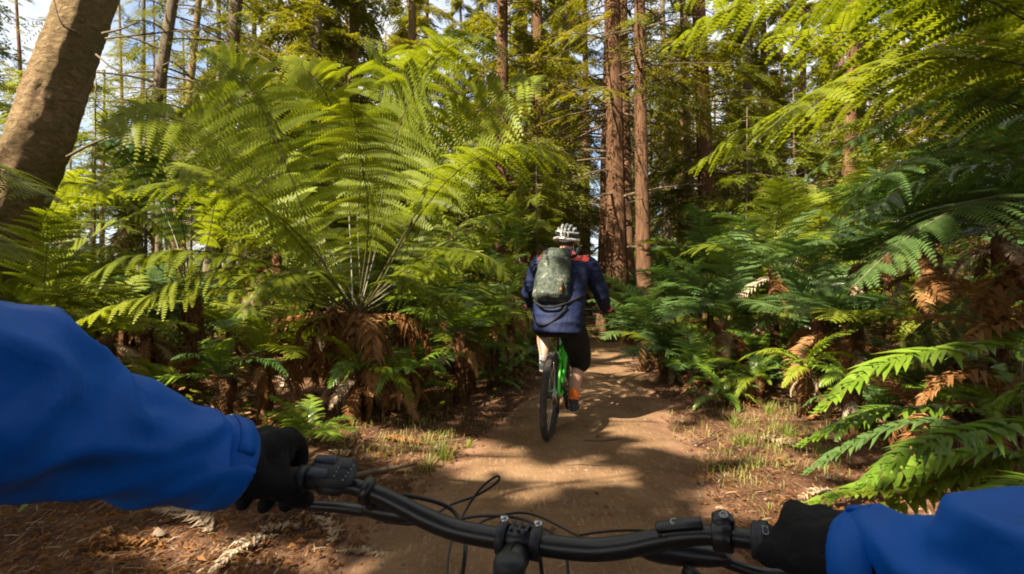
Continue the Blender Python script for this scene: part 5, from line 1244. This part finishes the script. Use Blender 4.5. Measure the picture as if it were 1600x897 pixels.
cable([(778, 860, .62), (775, 890, .62), (772, 940, .62)], .0024, 'cable'); cable([(842, 860, .62), (846, 890, .62), (850, 940, .62)], .0024, 'cable')
cable([(905, 836, .68), (950, 830, .66), (1000, 829, .60), (1040, 838, .53)], .0016, 'cable')
tag(ob, 'black mountain bike whose handlebar fills the bottom of the photo', 'bicycle')

# the rider who carries the camera
me_root = empty('person', (0, -.17, 0)); inv2 = Matrix.Translation((0, .17, 0))
hb_ = MB()
def tor(mb, t):
    loft(mb, [((0, -.20, .93), .15 + t, .10 + t, 0), ((0, -.22, 1.0), .165 + t, .115 + t, 0), ((0, -.245, 1.15), .155 + t, .10 + t, 0), ((0, -.245, 1.32), .17 + t, .105 + t, 0), ((0, -.22, 1.42), .165 + t, .09 + t, 0), ((0, -.20, 1.50), .09 + t, .06 + t, 0)], 24)
tor(hb_, 0)
gl_w = BM @ bp_(-.325)[0]; gr_w = BM @ bp_(.325)[0]
def hand_m(s):
    p, d = bp_(s * (.325 if s < 0 else .300)); x = (BM.to_3x3() @ (d * s)).normalized(); z = Vector((0, 0, 1)); z = (z - x * z.dot(x)).normalized(); y = z.cross(x) * s; y.normalize()
    y = (z.cross(x)); y = y if y.y > 0 else -y
    m3 = Matrix((x, y, z)).transposed(); return Matrix.Translation(BM @ p) @ m3.to_4x4() @ Matrix.Rotation(R(-6 if s < 0 else -8), 4, 'X') @ Matrix.Diagonal((1, 1, 1 if s < 0 else .66, 1))
HL, HR = hand_m(-1), hand_m(1)
wl = P(364, 727, .582); wr_ = P(1352, 880, .43)
AL = [Vector((-.17, -.22, 1.44)), Vector((-.24, -.14, 1.42)), Vector((-.44, .20, 1.25)), wl]
ARR = [Vector((.17, -.22, 1.44)), Vector((.24, -.14, 1.40)), Vector((.44, .10, 1.10)), wr_]

capsule(hb_, [(0, -.21, 1.46), (0, -.18, 1.58)], [.06, .055], 14)
loft(hb_, [((0, -.17, 1.57), .045, .05, 0), ((0, -.155, 1.61), .066, .082, 0), ((0, -.15, 1.66), .074, .096, 0), ((0, -.155, 1.71), .073, .094, 0), ((0, -.16, 1.76), .03, .04, 0)], 20)
for s in (-1, 1):
    kn = (s * .14, .18, .78 if s < 0 else .72); ft = (s * .135, .16 if s > 0 else -.02, .33)
    capsule(hb_, [(s * .1, -.18, .94), kn], [.09, .06], 14); capsule(hb_, [kn, ft], [.056, .036], 14)
for mm_ in (HL, HR): hand(hb_, mm_, wl if mm_ is HL else wr_, 10, 1.12 if mm_ is HL else 1.0, 1, .5)
BODY_WAIT = hb_
j = MB(); tor(j, .03)
capsule(j, AL[:2], [.085, .085], 16)
SL = [Vector((-.22, -.16, 1.42)), Vector((-.37, .05, 1.34)), Vector((-.435, .25, 1.245)), P(-40, 612, .40), P(85, 652, .45), P(215, 686, .51), P(300, 712, .555), P(366, 728, .585)]
tube(j, smoothpath(SL, 44), [interp(np.linspace(0, 1, 8), [.085, .086, .084, .077, .064, .055, .048, .0435], q / 44) for q in range(45)], 24)
SR = [Vector((.22, -.16, 1.42)), Vector((.37, .02, 1.25)), Vector((.43, .15, 1.13)), P(1700, 930, .31), P(1560, 914, .355), P(1440, 900, .40), P(1338, 888, .435)]
tube(j, smoothpath(SR, 44), [interp(np.linspace(0, 1, 7), [.085, .083, .074, .063, .0535, .0475, .043], q / 44) for q in range(45)], 24)
for A, w3 in ((SL, wl), (SR, wr_)): capsule(BODY_WAIT, A + [w3], [.045, .042, .038, .032, .024, .018, .016], 12, n=30)
me = remesh(transformed(BODY_WAIT, inv2), .008, 4); body_obj('body', me, M['skin'], me_root)
def fold2(co, n):
    q = co + Vector((0, -.17, 0)); a = noise.noise(Vector((q.x * 6, q.y * 5, q.z * 9))); b3 = noise.noise(Vector((q.x * 13, q.y * 11 + 3, q.z * 17)))
    c4 = noise.noise(Vector((q.x * 22 + q.z * 9, q.y * 20, q.z * 30))); return .010 * a + .011 * (.5 - abs(b3) * 2.4) + .003 * (.4 - abs(c4) * 2)
me = remesh(transformed(j, inv2), .006, 6, fold2); jk = body_obj('jacket', me, M['blue'], me_root)
for path, r_ in ((SL, .0445), (SR, .0425)):
    a, b4 = path[-1], path[-2]; d = (a - b4).normalized(); k = MB()
    tube(k, [a - d * .030, a - d * .026, a - d * .004, a + d * .003, a + d * .001], [r_ - .002, r_ + .0035, r_ + .0015, r_ - .003, r_ - .009], 28, False)
    transformed(k, inv2).build('cuff', M['blue'], jk)
    k = MB(); u = Vector((0, 0, 1)); u = (u - d * u.dot(d)).normalized(); v5 = d.cross(u)
    for q in range(9):
        an = R(-5 + q * 9); o_ = u * math.cos(an) + v5 * math.sin(an); rr5 = r_ + .0055
        k.v += [a - d * .024 + o_ * rr5, a - d * .006 + o_ * (rr5 - .001)]
        if q: k.f.append((2 * q - 2, 2 * q, 2 * q + 1, 2 * q - 1)); k.m.append(0)
    so5 = transformed(k, inv2).build('cuff_strap', M['blue'], jk); md = so5.modifiers.new('t', 'SOLIDIFY'); md.thickness = .0025
for mm_, w3 in ((HL, wl), (HR, wr_)):
    g = MB(); hand(g, mm_, w3, 12, 1.12 if mm_ is HL else 1.0); capsule(g, [w3 - (mm_.to_translation() - w3).normalized() * .015, w3.lerp(mm_ @ Vector((0, -.06, .015)), .7)], [.030, .033], 14)
    me = remesh(transformed(g, inv2), .0038, 9, lambda co, n: .0012 * noise.noise(co * 60)); body_obj('glove', me, M['glove'], me_root)
s_ = MB(); loft(s_, [((0, -.2, .90), .16, .12, 0), ((0, -.21, 1.02), .18, .135, 0)], 20)
for s in (-1, 1): kn = (s * .14, .14, .80 if s < 0 else .74); capsule(s_, [(s * .1, -.18, .93), kn], [.11, .085], 14)
me = remesh(transformed(s_, inv2), .012, 4); body_obj('shorts', me, M['shorts'], me_root)
for s in (-1, 1):
    ft = Vector((s * .135, .16 if s > 0 else -.02, .33)); k = MB(); loft(k, [(ft + Vector((0, .06, -.06)), .045, .125, 0), (ft + Vector((0, .05, -.02)), .043, .10, 0), (ft + Vector((0, 0, .03)), .042, .05, 0)], 16); transformed(k, inv2).build('shoe', M['shoe'], me_root)
k = MB(); vs = []; fs = []
for jv in range(9):
    ph = R(-8 + 97 * jv / 8)
    for iu in range(28): th = 2 * math.pi * iu / 28; vs.append(Vector((math.cos(th) * .105 * math.cos(ph), -.155 + math.sin(th) * .135 * math.cos(ph), 1.68 + math.sin(ph) * .11)))
for jv in range(8):
    for iu in range(28): a = jv * 28 + iu; b2 = jv * 28 + (iu + 1) % 28; fs.append((a, b2, b2 + 28, a + 28))
k.add(vs, fs); transformed(k, inv2).build('helmet', M['helm'], me_root)
tag(me_root, 'camera rider in royal blue jacket whose gloved hands hold the black handlebar', 'person')

# ------------------------------------------------------------------ labels of the ranked repeats
def words_num(n):
    ones = ['', 'first', 'second', 'third', 'fourth', 'fifth', 'sixth', 'seventh', 'eighth', 'ninth', 'tenth', 'eleventh', 'twelfth', 'thirteenth', 'fourteenth', 'fifteenth', 'sixteenth', 'seventeenth', 'eighteenth', 'nineteenth', 'twentieth']
    if n <= 20: return ones[n]
    tens = {2: 'twenty', 3: 'thirty', 4: 'forty'}[n // 10]; return tens + ('-' + ones[n % 10] if n % 10 else 'th')
NOUN = {'tree': 'conifer', 'fern': 'fern', 'frond': 'fallen fern frond', 'grass': 'grass tuft', 'stick': 'fallen stick'}
GRP = {'tree': 'background forest trees', 'fern': 'background ferns', 'frond': 'dry fronds lying on the ground', 'grass': 'grass tufts by the trail', 'stick': 'sticks lying on the ground'}
ANCH = [(40, 'the big leaning pine'), (200, 'the slim leaning tree'), (330, 'the pale leaning trunk'), (470, 'the grey trunk'), (560, 'the tallest tree fern'), (700, 'the glossy low fern'), (860, 'the rider ahead'),
        (966, 'the thick central redwood'), (1113, 'the stout right redwood'), (1280, 'the bright foreground frond'), (1450, 'the mossy log'), (1600, 'the right edge')]
buckets = {}
for it in PENDING:
    o, px, cat, dist, adj = it[:5]
    an = min(ANCH, key=lambda a: abs(a[0] - px)); d = px - an[0]
    rel = 'in line with' if abs(d) < 22 or an[0] in (1600,) else ('left of' if d < 0 else 'right of')
    buckets.setdefault((cat, dist, adj, rel, an[1]), []).append(o)
for (cat, dist, adj, rel, an), L in buckets.items():
    L.sort(key=lambda o: o.location.y)
    for i, o in enumerate(L):
        rank = '' if len(L) == 1 else ', nearest of them' if i == 0 else ', farthest of them' if i == len(L) - 1 else f', {words_num(i + 1)} nearest of them'
        tag(o, f"{dist}{adj} {NOUN[cat]} {rel} {an}{rank}", {'frond': 'fern frond', 'grass': 'grass', 'stick': 'stick'}.get(cat, cat), GRP[cat])
